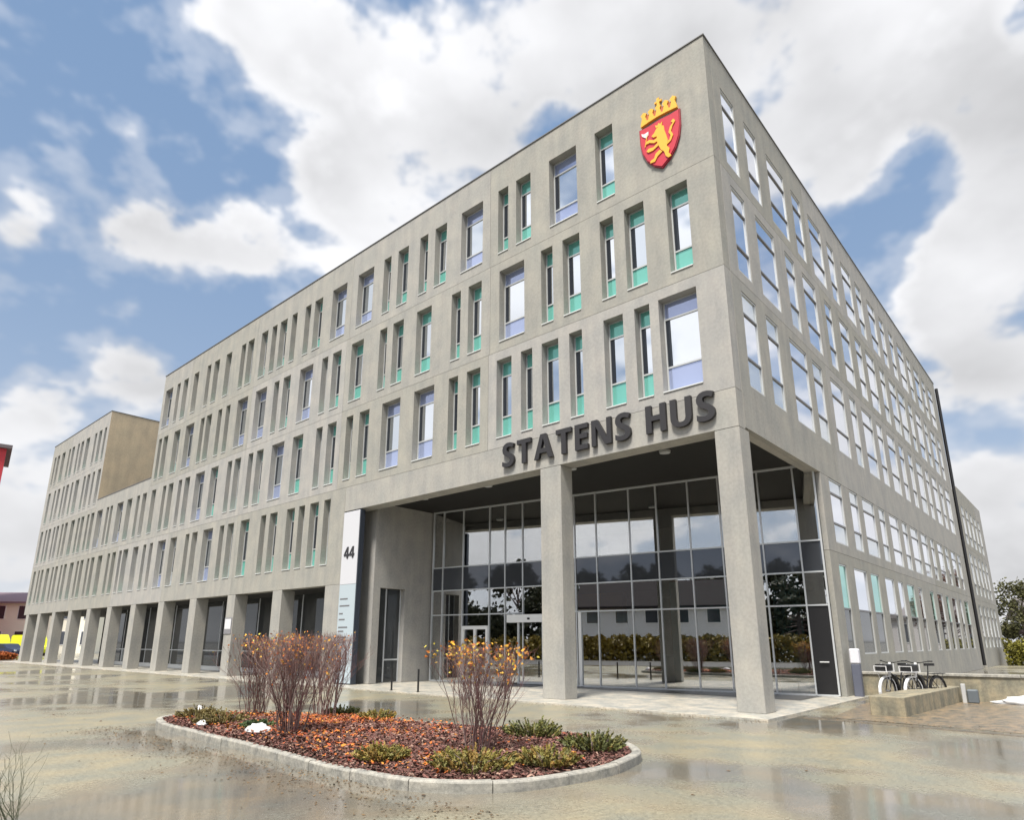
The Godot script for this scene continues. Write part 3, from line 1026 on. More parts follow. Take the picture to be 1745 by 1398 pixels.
	build("white_panel", st, plain(0.54, 0.55, 0.59, 0.4), p)
	st = start()
	soft_box(st, Vector3(-0.55, 0.04, 0.105), Vector3(0.53, 3.79, 0.128), 0.004)
	build("blue_panel", st, plain(0.40, 0.47, 0.52, 0.35), p)
	var fb := font(true)
	for i in 2:
		var m := letter_mesh("4", fb, 0.02)
		var o := inst("digit", m, M.letter, p)
		var k := 0.46 / m.get_aabb().size.y
		o.scale = Vector3(k, k, 1)
		o.position = Vector3(-0.20 + i * 0.36 - m.get_aabb().get_center().x * k, 4.84 - m.get_aabb().position.y * k, 0.142)
	var ys := [3.20, 2.93, 2.63, 2.40, 2.10, 1.95, 1.72, 1.52]
	for i in ys.size():
		st = start()
		box(st, Vector3(-0.46, ys[i], 0.128), Vector3(-0.46 + [0.52, 0.66, 0.25, 0.40, 0.60, 0.36, 0.56, 0.30][i], ys[i] + 0.055, 0.133))
		build("text_line", st, M.frame_dark, p)
	# small sign on an arcade pillar
	var q := base("pillar_sign", Vector3(-26.16, 2.0, 0.0))
	tag(q, "small square notice sign with a white symbol on an arcade pillar", "sign")
	st = start()
	soft_box(st, Vector3(-0.36, 0, 0.002), Vector3(0.36, 0.78, 0.03), 0.005)
	build("plate", st, plain(0.20, 0.20, 0.22, 0.5), q)
	st = start()
	box(st, Vector3(-0.30, 0.24, 0.03), Vector3(0.30, 0.72, 0.034))
	build("face", st, plain(0.62, 0.63, 0.66, 0.5), q)
	st = start()
	tube(st, Vector3(0.02, 0.62, 0.034), Vector3(0.02, 0.62, 0.040), 0.055, 0.055, 10, true)
	slab(st, poly("-.05,.54 .09,.54 .06,.28 -.02,.28"), 0.005, Transform3D(Basis(), Vector3(0, 0, 0.034)))
	build("symbol", st, M.white_metal, q)

# ---------------------------------------------------------------- planting
func closed_curve(ctrl: PackedVector2Array, per := 12) -> PackedVector2Array:
	var o := PackedVector2Array()
	var n := ctrl.size()
	for i in n:
		for k in per:
			o.append(ctrl[i].cubic_interpolate(ctrl[(i + 1) % n], ctrl[(i - 1 + n) % n], ctrl[(i + 2) % n], float(k) / per))
	return o

func soil_height(t: float, p: Vector2) -> float:
	return 0.09 + 0.10 * (1.0 - pow(t, 2.5)) + 0.015 * sin(p.x * 3.1 + p.y * 1.7) * (1.0 - t)

func planter() -> void:
	var pl := base("planter_island")
	tag(pl, "teardrop shaped planting bed edged with pale kerb stones in the wet forecourt", "flower bed")
	var ctrl := poly("-8.75,9.62 -7.9,9.9 -6.83,10.0 -5.5,10.07 -3.6,10.16 -1.75,10.32 -.35,10.28 .3,10.02 .68,9.65 .93,9.15 1.1,8.2 1.02,7.45 .75,6.7 .0,6.02 -.95,5.74 -2.0,5.98 -3.15,6.28 -4.83,6.56 -6.25,6.97 -7.7,7.48 -8.9,8.12 -9.3,8.75 -9.15,9.25")
	var c := closed_curve(ctrl)
	var mid := Vector2(-3.7, 8.2)
	# kerb stones
	var len := 0.0
	var start_i := 0
	var pts := []
	for i in c.size():
		pts.append(c[i])
		len += c[i].distance_to(c[(i + 1) % c.size()])
		if len >= 0.93 or i == c.size() - 1:
			pts.append(c[(i + 1) % c.size()])
			kerb_stone(pts, mid, pl)
			pts = []
			len = 0.0
	# soil
	var st := start()
	var rings := 10
	for i in range(0, c.size(), 2):
		var a := c[i]
		var b := c[(i + 2) % c.size()]
		for r in rings:
			var t0 := float(r) / rings * 0.985
			var t1 := float(r + 1) / rings * 0.985
			var q := []
			for w in [[a, t0], [b, t0], [b, t1], [a, t1]]:
				var v: Vector2 = mid.lerp(w[0], w[1])
				q.append(Vector3(v.x, soil_height(w[1], v), v.y))
			if r == 0:
				tri(st, q[0], q[2], q[3], Vector3.UP)
			else:
				quad(st, q[0], q[1], q[2], q[3], Vector3.UP)
	build("soil", st, M.soil, pl)
	# bark mulch
	var chip := start()
	tri(chip, Vector3(-0.03, 0, -0.011), Vector3(0.03, 0.004, -0.009), Vector3(0.026, 0.008, 0.012), Vector3(0, 1, 0.2).normalized())
	tri(chip, Vector3(-0.03, 0, -0.011), Vector3(0.026, 0.008, 0.012), Vector3(-0.024, 0.003, 0.012), Vector3(0, 1, -0.2).normalized())
	var count := 44000
	var mm := MultiMesh.new()
	mm.transform_format = MultiMesh.TRANSFORM_3D
	mm.use_colors = true
	mm.mesh = chip.commit()
	mm.instance_count = count
	rng.seed = 77
	for i in count:
		var t := sqrt(rng.randf()) * 0.965
		var e := c[rng.randi() % c.size()].lerp(c[rng.randi() % c.size()], 0.0)
		var v := mid.lerp(e, t)
		var bs := Basis.from_euler(Vector3(rng.randfn(0, 0.45), rng.randf() * TAU, rng.randfn(0, 0.35))).scaled(Vector3.ONE * rng.randf_range(0.4, 1.25))
		mm.set_instance_transform(i, Transform3D(bs, Vector3(v.x, soil_height(t, v) + rng.randf_range(0.004, 0.022), v.y)))
		var k := rng.randf_range(0.45, 1.5)
		var col := Color(0.125, 0.052, 0.042)
		if rng.randf() < 0.18:
			col = Color(0.27, 0.17, 0.13)
		mm.set_instance_color(i, Color(col.r * k, col.g * k, col.b * k))
	var mi := MultiMeshInstance3D.new()
	mi.multimesh = mm
	mi.material_override = M.chip
	put(mi, "bark_mulch", pl)
	mi.set_meta("kind", "stuff")
	# fallen leaves
	var leaf := start()
	leaf_shape(leaf, Vector3.ZERO, Basis(), 1.0, Color.WHITE)
	var lm := MultiMesh.new()
	lm.transform_format = MultiMesh.TRANSFORM_3D
	lm.use_colors = true
	lm.mesh = leaf.commit()
	lm.instance_count = 4600
	for i in 4600:
		var v: Vector2
		if i < 3500:
			v = Vector2(-5.5 + rng.randfn(0, 1.5), 8.15 + rng.randfn(0, 0.7))
		elif i < 3800:
			v = Vector2(-1.5 + rng.randfn(0, 1.0), 9.7 + rng.randfn(0, 0.45))
		else:
			v = Vector2(rng.randf_range(-8.5, 1.0), rng.randf_range(6.2, 10.4))
		if not Geometry2D.is_point_in_polygon(mid + (v - mid) * 1.06, c):
			v = mid.lerp(v, 0.6)
		var bs := Basis.from_euler(Vector3(rng.randfn(0, 0.35), rng.randf() * TAU, rng.randfn(0, 0.35))).scaled(Vector3.ONE * rng.randf_range(0.04, 0.075))
		lm.set_instance_transform(i, Transform3D(bs, Vector3(v.x, 0.205 if v.distance_to(mid) < 2.5 else 0.18, v.y)))
		var k := rng.randf_range(0.6, 1.3)
		var col: Color = [Color(0.50, 0.13, 0.022), Color(0.38, 0.08, 0.025), Color(0.52, 0.20, 0.025), Color(0.24, 0.05, 0.025), Color(0.20, 0.08, 0.04)][rng.randi() % 5]
		lm.set_instance_color(i, Color(col.r * k, col.g * k, col.b * k))
	var li := MultiMeshInstance3D.new()
	li.multimesh = lm
	li.material_override = M.leaf
	put(li, "fallen_leaves")
	tag(li, "orange and red fallen leaves strewn over the bark mulch", "leaves", "", "stuff")

func kerb_stone(pts: Array, mid: Vector2, parent: Node) -> void:
	var st := start()
	var h := 0.122 + rng.randf_range(-0.006, 0.006)
	var w := 0.13
	var tilt := rng.randf_range(-0.004, 0.004)
	var n := pts.size()
	var rowsp := []
	for i in n:
		var p: Vector2 = pts[i]
		var d: Vector2
		if i == 0:
			d = pts[1] - pts[0]
		elif i == n - 1:
			d = pts[n - 1] - pts[n - 2]
		else:
			d = pts[i + 1] - pts[i - 1]
		d = d.normalized()
		if i == 0:
			p += d * 0.006
		if i == n - 1:
			p -= d * 0.006
		var inn := Vector2(d.y, -d.x)
		if inn.dot(mid - p) < 0:
			inn = -inn
		p += inn * tilt
		var prof := [[0.0, -0.03], [0.0, h - 0.022], [0.008, h - 0.007], [0.022, h], [w - 0.012, h], [w, h - 0.012], [w, 0.02]]
		var r := []
		for q in prof:
			r.append(Vector3(p.x + inn.x * q[0], q[1], p.y + inn.y * q[0]))
		rowsp.append([r, inn])
	for i in n - 1:
		var a: Array = rowsp[i][0]
		var b: Array = rowsp[i + 1][0]
		var inn: Vector2 = rowsp[i][1]
		for k in 6:
			var nn: Vector3 = (a[k + 1] - a[k]).cross(b[k] - a[k]).normalized()
			var want := Vector3(-inn.x, 0.3, -inn.y) if k < 3 else (Vector3.UP if k == 3 else Vector3(inn.x, 0.2, inn.y))
			if nn.dot(want) < 0:
				nn = -nn
			quad(st, a[k], b[k], b[k + 1], a[k + 1], nn)
	for e in [0, n - 1]:
		var a: Array = rowsp[e][0]
		var d2: Vector2 = (pts[1] - pts[0]) if e == 0 else (pts[n - 2] - pts[n - 1])
		var nn := Vector3(-d2.x, 0, -d2.y).normalized()
		for k in range(1, 6):
			tri(st, a[0], a[k], a[k + 1], nn)
	build("kerb_stone", st, M.kerb, parent)

func leaf_shape(st: SurfaceTool, at: Vector3, b: Basis, s: float, c: Color) -> void:
	var p := [Vector3(-0.5, 0.05, 0), Vector3(-0.1, 0, 0.34), Vector3(0.6, 0.08, 0), Vector3(-0.1, 0, -0.34)]
	for k in [[0, 1, 2], [0, 2, 3]]:
		var q := []
		for i in k:
			q.append(at + b * (p[i] * s))
		var n: Vector3 = (q[2] - q[0]).cross(q[1] - q[0]).normalized()
		for v in q:
			st.set_color(c)
			st.set_normal(n)
			st.set_uv(Vector2.ZERO)
			st.add_vertex(v)

var twig_tips := []

func twig(st: SurfaceTool, a: Vector3, b: Vector3, ra: float, rb: float, c: Color) -> void:
	var d := (b - a).normalized()
	var u := d.cross(Vector3.FORWARD if absf(d.z) < 0.9 else Vector3.RIGHT).normalized()
	var v := d.cross(u)
	for i in 3:
		var n0 := u * cos(TAU * i / 3.0) + v * sin(TAU * i / 3.0)
		var n1 := u * cos(TAU * (i + 1) / 3.0) + v * sin(TAU * (i + 1) / 3.0)
		var p := [a + n0 * ra, a + n1 * ra, b + n1 * rb, b + n0 * rb]
		var n := [n0, n1, n1, n0]
		for q in [0, 2, 1, 0, 3, 2]:
			st.set_color(c)
			st.set_normal(n[q])
			st.set_uv(Vector2.ZERO)
			st.add_vertex(p[q])

func grow(st: SurfaceTool, a: Vector3, d: Vector3, len: float, r: float, level: int, top: float, c: Color) -> void:
	var n := 5 if level == 0 else (3 if level < 3 else 2)
	var p := a
	for i in n:
		d = (d + Vector3(rng.randfn(0, 0.13), 0.07, rng.randfn(0, 0.13))).normalized()
		var q := p + d * len / n
		if q.y > top:
			q.y = top + rng.randf_range(-0.05, 0.10)
		var r1 := r * (1.0 - 0.45 / n)
		twig(st, p, q, r, r1, c)
		r = r1
		p = q
		if p.y >= top:
			break
		if level < 4 and (i > 0 or level > 0 or rng.randf() < 0.4):
			for s in (2 if level > 0 and level < 3 else 1):
				var side := Vector3(rng.randfn(0, 1), rng.randf_range(0.1, 1.3), rng.randfn(0, 1)).normalized()
				grow(st, p, (d * 0.75 + side * 0.75).normalized(), len * rng.randf_range(0.28, 0.55), maxf(r * 0.55, 0.0016), level + 1 + (1 if rng.randf() < 0.35 else 0), top, c * rng.randf_range(0.85, 1.3))
	twig_tips.append(p)

func bare_shrub(at: Vector3, seed_: int, height: float, stems: int, spread: float, foot: float, leaves: int, cols: Array, low: float, size: float, label: String) -> void:
	rng.seed = seed_
	var o := base("bare_shrub", at)
	tag(o, label, "shrub", "leafless shrubs in the planting bed")
	var st := start()
	twig_tips = []
	for i in stems:
		var t := rng.randf() * TAU
		var k := sqrt(rng.randf())
		var p := Vector3(cos(t) * foot * k, -0.05, sin(t) * foot * k)
		var d := Vector3(cos(t) * spread * k, 1.0, sin(t) * spread * k).normalized()
		var c: Color = [Color(0.11, 0.06, 0.055), Color(0.19, 0.11, 0.10), Color(0.27, 0.20, 0.185), Color(0.16, 0.075, 0.075)][rng.randi() % 4]
		grow(st, p, d, height * rng.randf_range(0.7, 1.0), rng.randf_range(0.007, 0.013), 0, height * rng.randf_range(0.92, 1.0), c)
	build("stems", st, M.chip, o)
	var lf := start()
	for i in leaves:
		var p: Vector3 = twig_tips[rng.randi() % twig_tips.size()]
		for tries in 30:
			if p.y > height * rng.randf_range(low, 0.98):
				break
			p = twig_tips[rng.randi() % twig_tips.size()]
		var c: Color = cols[rng.randi() % cols.size()]
		var bs := Basis.from_euler(Vector3(rng.randf() * TAU, rng.randf() * TAU, rng.randf() * TAU))
		leaf_shape(lf, p + Vector3(rng.randfn(0, 0.03), rng.randfn(0, 0.03), rng.randfn(0, 0.03)), bs, size * rng.randf_range(0.7, 1.3), c * rng.randf_range(0.7, 1.2))
	var l := build("leaves", lf, M.leaf, o)
	l.set_meta("kind", "stuff")

func juniper(at: Vector3, seed_: int, w: float, h: float, cols: Array, label: String) -> void:
	w *= 0.92
	h *= 0.72
	rng.seed = seed_
	var o := base("low_shrub", at)
	tag(o, label, "shrub", "low evergreen clumps in the planting bed")
	var st := start()
	for i in 150:
		var t := rng.randf() * TAU
		var k := sqrt(rng.randf())
		var root := Vector3(cos(t) * w * 0.55 * k, 0, sin(t) * w * 0.5 * k)
		var d := Vector3(cos(t) * (0.3 + k), rng.randf_range(0.5, 1.3), sin(t) * (0.3 + k)).normalized()
		var len := h * rng.randf_range(0.6, 1.15) * (1.15 - 0.45 * k)
		var col: Color = cols[rng.randi() % cols.size()] * rng.randf_range(0.6, 1.25)
		for j in 9:
			var f := (j + 1.0) / 9.0
			var p := root + d * len * f
			for s in 2:
				var dir := (d * 0.8 + Vector3(rng.randfn(0, 0.6), rng.randfn(0.1, 0.4), rng.randfn(0, 0.6))).normalized()
				var bs := Basis(dir, dir.cross(Vector3(rng.randfn(0, 1), rng.randfn(0, 1), 0.3)).normalized(), Vector3.UP).orthonormalized()
				leaf_shape(st, p, bs, rng.randf_range(0.035, 0.06), col)
	build("foliage", st, M.leaf, o)
	st = start()
	for i in 14:
		var t := rng.randf() * TAU
		tube(st, Vector3(0, -0.02, 0), Vector3(cos(t) * w * 0.4, h * 0.5, sin(t) * w * 0.4), 0.008, 0.003, 4)
	build("stems", st, M.twig, o)

func snow_lump(at: Vector3, size: Vector3, seed_: int, label: String, turn := 0.0) -> void:
	rng.seed = seed_
	var n := FastNoiseLite.new()
	n.seed = seed_
	n.frequency = 0.9
	var st := start()
	var U := 18
	var V := 7
	var P := []
	for j in V + 1:
		for i in U:
			var t := TAU * i / U
			var e := PI / 2 * j / V
			var d := Vector3(cos(t) * cos(e), sin(e), sin(t) * cos(e))
			var k := 1.0 + 0.35 * n.get_noise_3dv(d * 1.8)
			P.append(Vector3(d.x * size.x * 0.5, d.y * size.y, d.z * size.z * 0.5) * k)
	st.set_smooth_group(0)
	for j in V:
		for i in U:
			var a: Vector3 = P[j * U + i]
			var b: Vector3 = P[j * U + (i + 1) % U]
			var c: Vector3 = P[(j + 1) * U + (i + 1) % U]
			var d: Vector3 = P[(j + 1) * U + i]
			for v in [a, c, b, a, d, c]:
				st.set_uv(Vector2(v.x, v.z))
				st.add_vertex(v)
	st.generate_normals()
	var o := build("snow_lump", st, M.snow, self, at)
	o.rotation.y = turn
	tag(o, label, "snow")

func tree(at: Vector3, seed_: int, height: float, width: float, col: Color, label: String, low_crown := 0.35, leaf_size := 0.032) -> Node3D:
	rng.seed = seed_
	var o := base("broadleaf_tree", at)
	tag(o, label, "tree")
	var st := start()
	tube(st, Vector3(0, -0.2, 0), Vector3(0.1, height * 0.45, 0), height * 0.03, height * 0.018, 8)
	var lf := start()
	for i in 26:
		var t := i * 2.4
		var y := height * rng.randf_range(low_crown, 0.97)
		var f := (y / height - low_crown) / (1.0 - low_crown)
		var rad := width * 0.5 * sqrt(clampf(1.0 - pow(absf(f - 0.35) / 0.68, 2.0), 0.05, 1.0)) * rng.randf_range(0.5, 1.0)
		var c := Vector3(cos(t) * rad, y, sin(t) * rad)
		tube(st, Vector3(0.05, height * (0.25 + 0.35 * f), 0), c, height * 0.008, height * 0.003, 5)
		var clump := width * rng.randf_range(0.12, 0.22)
		for k in 260:
			var d := Vector3(rng.randfn(0, 1), rng.randfn(0, 0.8), rng.randfn(0, 1))
			if d.length() > 2.2:
				continue
			var p := c + d * clump * 0.55
			var bs := Basis.from_euler(Vector3(rng.randf() * TAU, rng.randf() * TAU, rng.randf() * TAU))
			leaf_shape(lf, p, bs, height * leaf_size * rng.randf_range(0.7, 1.3), col * rng.randf_range(0.55, 1.4))
	build("trunk", st, M.twig, o)
	build("crown", lf, M.leaf, o)
	return o

func hedge(at: Vector3, size: Vector3, seed_: int, col: Color, label: String, turn := 0.0, leaf := 1.0) -> void:
	rng.seed = seed_
	var lf := start()
	for i in int(clampf(size.x * size.y * 260.0, 4000.0, 16000.0)):
		var p := Vector3(rng.randf_range(-0.5, 0.5) * size.x, 0, rng.randf_range(-0.5, 0.5) * size.z)
		p.y = size.y * (0.75 + 0.25 * sin(p.x * 1.9 + p.z) * cos(p.z * 2.3)) * (1.0 - pow(rng.randf(), 2.0))
		var bs := Basis.from_euler(Vector3(rng.randf() * TAU, rng.randf() * TAU, rng.randf() * TAU))
		leaf_shape(lf, p, bs, rng.randf_range(0.12, 0.24) * leaf, col * rng.randf_range(0.5, 1.4))
	var o := build("hedge", lf, M.leaf, self, at)
	o.rotation.y = turn
	tag(o, label, "hedge")

# ---------------------------------------------------------------- vehicles, bicycles, furniture
func vehicle(called: String, at: Vector3, turn: float, side: PackedVector2Array, glassy: Array, wide: float, paint: Material, label: String, category: String, wheel_at: Array, band: Material = null) -> void:
	var o := base(called, at, turn)
	tag(o, label, category)
	var st := start()
	slab(st, side, wide - 0.16, Transform3D(Basis(), Vector3(0, 0, -wide / 2 + 0.08)))
	var inner := PackedVector2Array()
	var mid := Vector2.ZERO
	for p in side:
		mid += p / side.size()
	for p in side:
		inner.append(mid + (p - mid) * 0.965)
	slab(st, inner, 0.08, Transform3D(Basis(), Vector3(0, 0, wide / 2 - 0.08)))
	slab(st, inner, 0.08, Transform3D(Basis(), Vector3(0, 0, -wide / 2)))
	build("body", st, paint, o)
	var gl := plain(0.03, 0.035, 0.04, 0.08, 0.3)
	for g in glassy:
		for s in [wide / 2 + 0.001, -wide / 2 - 0.016]:
			st = start()
			slab(st, poly(g), 0.015, Transform3D(Basis(), Vector3(0, 0, s)))
			build("window", st, gl, o)
	for x in wheel_at:
		for s in [-1.0, 1.0]:
			st = start()
			tube(st, Vector3(x, 0.32, s * (wide / 2 - 0.20)), Vector3(x, 0.32, s * (wide / 2 + 0.01)), 0.32, 0.32, 16, true)
			var wh := build("wheel", st, M.black, o)
			st = start()
			tube(st, Vector3(x, 0.32, s * (wide / 2 + 0.01)), Vector3(x, 0.32, s * (wide / 2 + 0.03)), 0.19, 0.17, 12, true)
			build("rim", st, M.frame, wh)
	var front := 0.0
	for p in side:
		front = maxf(front, p.x)
	for s in [-1.0, 1.0]:
		st = start()
		soft_box(st, Vector3(front - 0.10, 0.62, s * (wide / 2 - 0.30) - 0.14), Vector3(front + 0.012, 0.78, s * (wide / 2 - 0.30) + 0.14), 0.02)
		build("headlight", st, M.white_metal, o)
	if band:
		for s in [wide / 2 + 0.002, -wide / 2 - 0.012]:
			st = start()
			box(st, Vector3(-2.4, 0.75, s), Vector3(2.2, 1.05, s + 0.01))
			build("stripe", st, band, o)

func bicycle() -> Node3D:
	var o := base("bicycle")
	var white := plain(0.72, 0.73, 0.76, 0.3)
	var black: Material = M.black
	var metal := plain(0.45, 0.46, 0.48, 0.3, 0.8)
	for x in [0.55, -0.52]:
		var st := start()
		ring(st, Vector3(x, 0.34, 0), Vector3(0, 0, 1), 0.32, 0.024, 26, 6)
		var w := build("wheel", st, black, o)
		st = start()
		ring(st, Vector3(x, 0.34, 0), Vector3(0, 0, 1), 0.293, 0.012, 26, 5)
		for i in 14:
			var t := TAU * i / 14
			tube(st, Vector3(x, 0.34, 0.02 if i % 2 == 0 else -0.02), Vector3(x + cos(t) * 0.29, 0.34 + sin(t) * 0.29, 0), 0.0018, 0.0018, 3)
		tube(st, Vector3(x, 0.34, -0.05), Vector3(x, 0.34, 0.05), 0.022, 0.022, 8, true)
		build("rim", st, metal, w)
		st = start()
		var from := 0.0
		for i in 12:
			var t0 := lerpf(-0.25, PI + 0.35, i / 12.0)
			var t1 := lerpf(-0.25, PI + 0.35, (i + 1) / 12.0)
			if x > 0:
				t0 = PI - t0
				t1 = PI - t1
			var a := Vector3(x + cos(t0) * 0.365, 0.34 + sin(t0) * 0.365, 0)
			var b := Vector3(x + cos(t1) * 0.365, 0.34 + sin(t1) * 0.365, 0)
			var nrm := ((a + b) / 2 - Vector3(x, 0.34, 0)).normalized()
			var zz := Vector3(0, 0, 0.032)
			quad(st, a - zz, b - zz, b + zz, a + zz, nrm)
			quad(st, a + zz, b + zz, b + zz * 1.02 - nrm * 0.03, a + zz * 1.02 - nrm * 0.03, Vector3(0, 0, 1))
			quad(st, a - zz, b - zz, b - zz * 1.02 - nrm * 0.03, a - zz * 1.02 - nrm * 0.03, Vector3(0, 0, -1))
		build("mudguard", st, white if x > 0 else black, o)
	var f := start()
	var head := Vector3(0.34, 0.86, 0)
	var low := Vector3(0.40, 0.66, 0)
	var crank := Vector3(0.0, 0.30, 0)
	var seat := Vector3(-0.18, 0.80, 0)
	tube(f, head, low, 0.024, 0.024, 8, true)
	tube(f, low, crank, 0.030, 0.030, 8)
	tube(f, crank, seat, 0.022, 0.018, 8)
	tube(f, head.lerp(low, 0.5), seat.lerp(crank, 0.45), 0.026, 0.024, 8)
	for s in [-1.0, 1.0]:
		tube(f, crank + Vector3(0, 0, s * 0.03), Vector3(-0.52, 0.34, s * 0.06), 0.012, 0.010, 6)
		tube(f, seat + Vector3(0, -0.1, s * 0.02), Vector3(-0.52, 0.34, s * 0.06), 0.010, 0.009, 6)
		tube(f, low + Vector3(0, 0, s * 0.05), Vector3(0.55, 0.34, s * 0.055), 0.015, 0.011, 6)
	tube(f, low + Vector3(0, 0, -0.055), low + Vector3(0, 0, 0.055), 0.02, 0.02, 6, true)
	build("frame", f, black, o)
	f = start()
	tube(f, head + Vector3(-0.03, 0.16, 0), low + Vector3(0.02, -0.06, 0), 0.036, 0.036, 8, true)
	build("head_tube", f, white, o)
	f = start()
	tube(f, seat, seat + Vector3(-0.03, 0.14, 0), 0.013, 0.013, 6)
	slab(f, poly("-.15,-.09 -.10,-.10 .02,-.05 .14,-.02 .14,.02 .02,.05 -.10,.10 -.15,.09"), 0.06, Transform3D(Basis(Vector3.RIGHT, -PI / 2), seat + Vector3(-0.03, 0.14, 0)))
	build("saddle", f, black, o)
	f = start()
	tube(f, head, Vector3(0.30, 1.02, 0), 0.014, 0.014, 6)
	tube(f, Vector3(0.30, 1.02, -0.10), Vector3(0.30, 1.02, 0.10), 0.013, 0.013, 6)
	for s in [-1.0, 1.0]:
		tube(f, Vector3(0.30, 1.02, s * 0.10), Vector3(0.24, 1.06, s * 0.27), 0.012, 0.012, 6)
		tube(f, Vector3(0.24, 1.06, s * 0.27), Vector3(0.12, 1.06, s * 0.31), 0.017, 0.017, 6, true)
	build("handlebar", f, black, o)
	f = start()
	soft_box(f, Vector3(0.44, 0.82, -0.14), Vector3(0.762, 0.985, 0.14), 0.02)
	build("basket", f, black, o)
	f = start()
	soft_box(f, Vector3(-0.22, 0.36, -0.05), Vector3(-0.13, 0.72, 0.05), 0.015, Transform3D(Basis(Vector3.BACK, -0.34), Vector3(0.12, -0.02, 0)))
	build("battery_pack", f, black, o)
	f = start()
	box(f, Vector3(-0.82, 0.735, -0.07), Vector3(-0.30, 0.75, 0.07))
	for z in [-0.07, 0.06]:
		tube(f, Vector3(-0.70, 0.735, z), Vector3(-0.52, 0.34, z), 0.006, 0.006, 4)
	build("rear_rack", f, black, o)
	# front carrier with uprights
	f = start()
	box(f, Vector3(0.42, 0.80, -0.16), Vector3(0.78, 0.815, 0.16))
	for z in [-0.16, 0.145]:
		box(f, Vector3(0.42, 0.815, z), Vector3(0.435, 1.0, z + 0.015))
		box(f, Vector3(0.765, 0.815, z), Vector3(0.78, 0.93, z + 0.015))
	box(f, Vector3(0.765, 0.93, -0.16), Vector3(0.78, 0.945, 0.16))
	tube(f, Vector3(0.74, 0.80, 0.10), Vector3(0.56, 0.36, 0.075), 0.006, 0.006, 5)
	tube(f, Vector3(0.74, 0.80, -0.10), Vector3(0.56, 0.36, -0.075), 0.006, 0.006, 5)
	build("front_carrier", f, white, o)
	f = start()
	tube(f, crank + Vector3(0, 0, -0.09), crank + Vector3(0, 0, 0.09), 0.014, 0.014, 6, true)
	tube(f, crank + Vector3(0, 0, 0.06), crank + Vector3(0, 0, 0.068), 0.09, 0.09, 16, true)
	tube(f, crank + Vector3(0, 0, 0.09), crank + Vector3(0.10, -0.12, 0.09), 0.010, 0.010, 5)
	tube(f, crank + Vector3(0, 0, -0.09), crank + Vector3(-0.10, 0.12, -0.09), 0.010, 0.010, 5)
	box(f, crank + Vector3(0.06, -0.13, 0.09), crank + Vector3(0.15, -0.11, 0.18))
	box(f, crank + Vector3(-0.15, 0.11, -0.18), crank + Vector3(-0.06, 0.13, -0.09))
	build("crank", f, black, o)
	f = start()
	tube(f, Vector3(-0.05, 0.30, 0.05), Vector3(-0.08, 0.01, 0.20), 0.010, 0.010, 5, true)
	build("kickstand", f, metal, o)
	return o

func house(called: String, at: Vector3, turn: float, size: Vector3, roof_h: float, wall: Material, roof: Material, floors: int, across: int, label: String, overhang := 0.5, flat := false) -> Node3D:
	var o := base(called, at, turn)
	tag(o, label, "building")
	var st := start()
	box(st, Vector3(-size.x / 2, -1.0, -size.z / 2), Vector3(size.x / 2, size.y, size.z / 2))
	build("wall", st, wall, o)
	st = start()
	if flat:
		box(st, Vector3(-size.x / 2 - overhang, size.y + 0.002, -size.z / 2 - overhang), Vector3(size.x / 2 + overhang, size.y + roof_h, size.z / 2 + overhang))
	else:
		var e := size.z / 2 + overhang
		var x0 := -size.x / 2 - overhang
		var th := 0.25
		var y := size.y - overhang * roof_h / (size.z / 2)
		var pts := PackedVector2Array([Vector2(-e, y), Vector2(0, size.y + roof_h), Vector2(e, y), Vector2(e, y + th), Vector2(0, size.y + roof_h + th), Vector2(-e, y + th)])
		slab(st, pts, size.x + overhang * 2, Transform3D(Basis(Vector3.UP, PI / 2), Vector3(x0, 0, 0)))
		var gb := start()
		for s in [-1.0, 1.0]:
			slab(gb, PackedVector2Array([Vector2(-size.z / 2, size.y), Vector2(0, size.y + roof_h - 0.02), Vector2(size.z / 2, size.y)]), 0.2, Transform3D(Basis(Vector3.UP, PI / 2), Vector3(s * (size.x / 2 - 0.1) - 0.1, 0, 0)))
		build("gable", gb, wall, o)
	build("roof", st, roof, o)
	var gl := plain(0.10, 0.11, 0.13, 0.08, 0.5)
	var fh := size.y / floors
	for fl in floors:
		for i in across:
			for s in [-1.0, 1.0]:
				var x := (i + 0.5) / across * size.x - size.x / 2
				var y := fl * fh + fh * 0.35
				st = start()
				var ww := minf(0.6, size.x / across * 0.32)
				var bt := Transform3D(Basis(Vector3.UP, 0.0 if s > 0 else PI), Vector3(x, y, s * size.z / 2))
				box(st, Vector3(-ww - 0.08, -0.08, 0.003), Vector3(-ww, fh * 0.5 + 0.08, 0.06), bt)
				box(st, Vector3(ww, -0.08, 0.003), Vector3(ww + 0.08, fh * 0.5 + 0.08, 0.06), bt)
				box(st, Vector3(-ww, -0.08, 0.003), Vector3(ww, 0, 0.06), bt)
				box(st, Vector3(-ww, fh * 0.5, 0.003), Vector3(ww, fh * 0.5 + 0.08, 0.06), bt)
				var w := build("window", st, M.white_metal, o)
				st = start()
				box(st, Vector3(-ww, 0, 0.004), Vector3(ww, fh * 0.5, 0.03), bt)
				build("pane", st, gl, w)
	return o

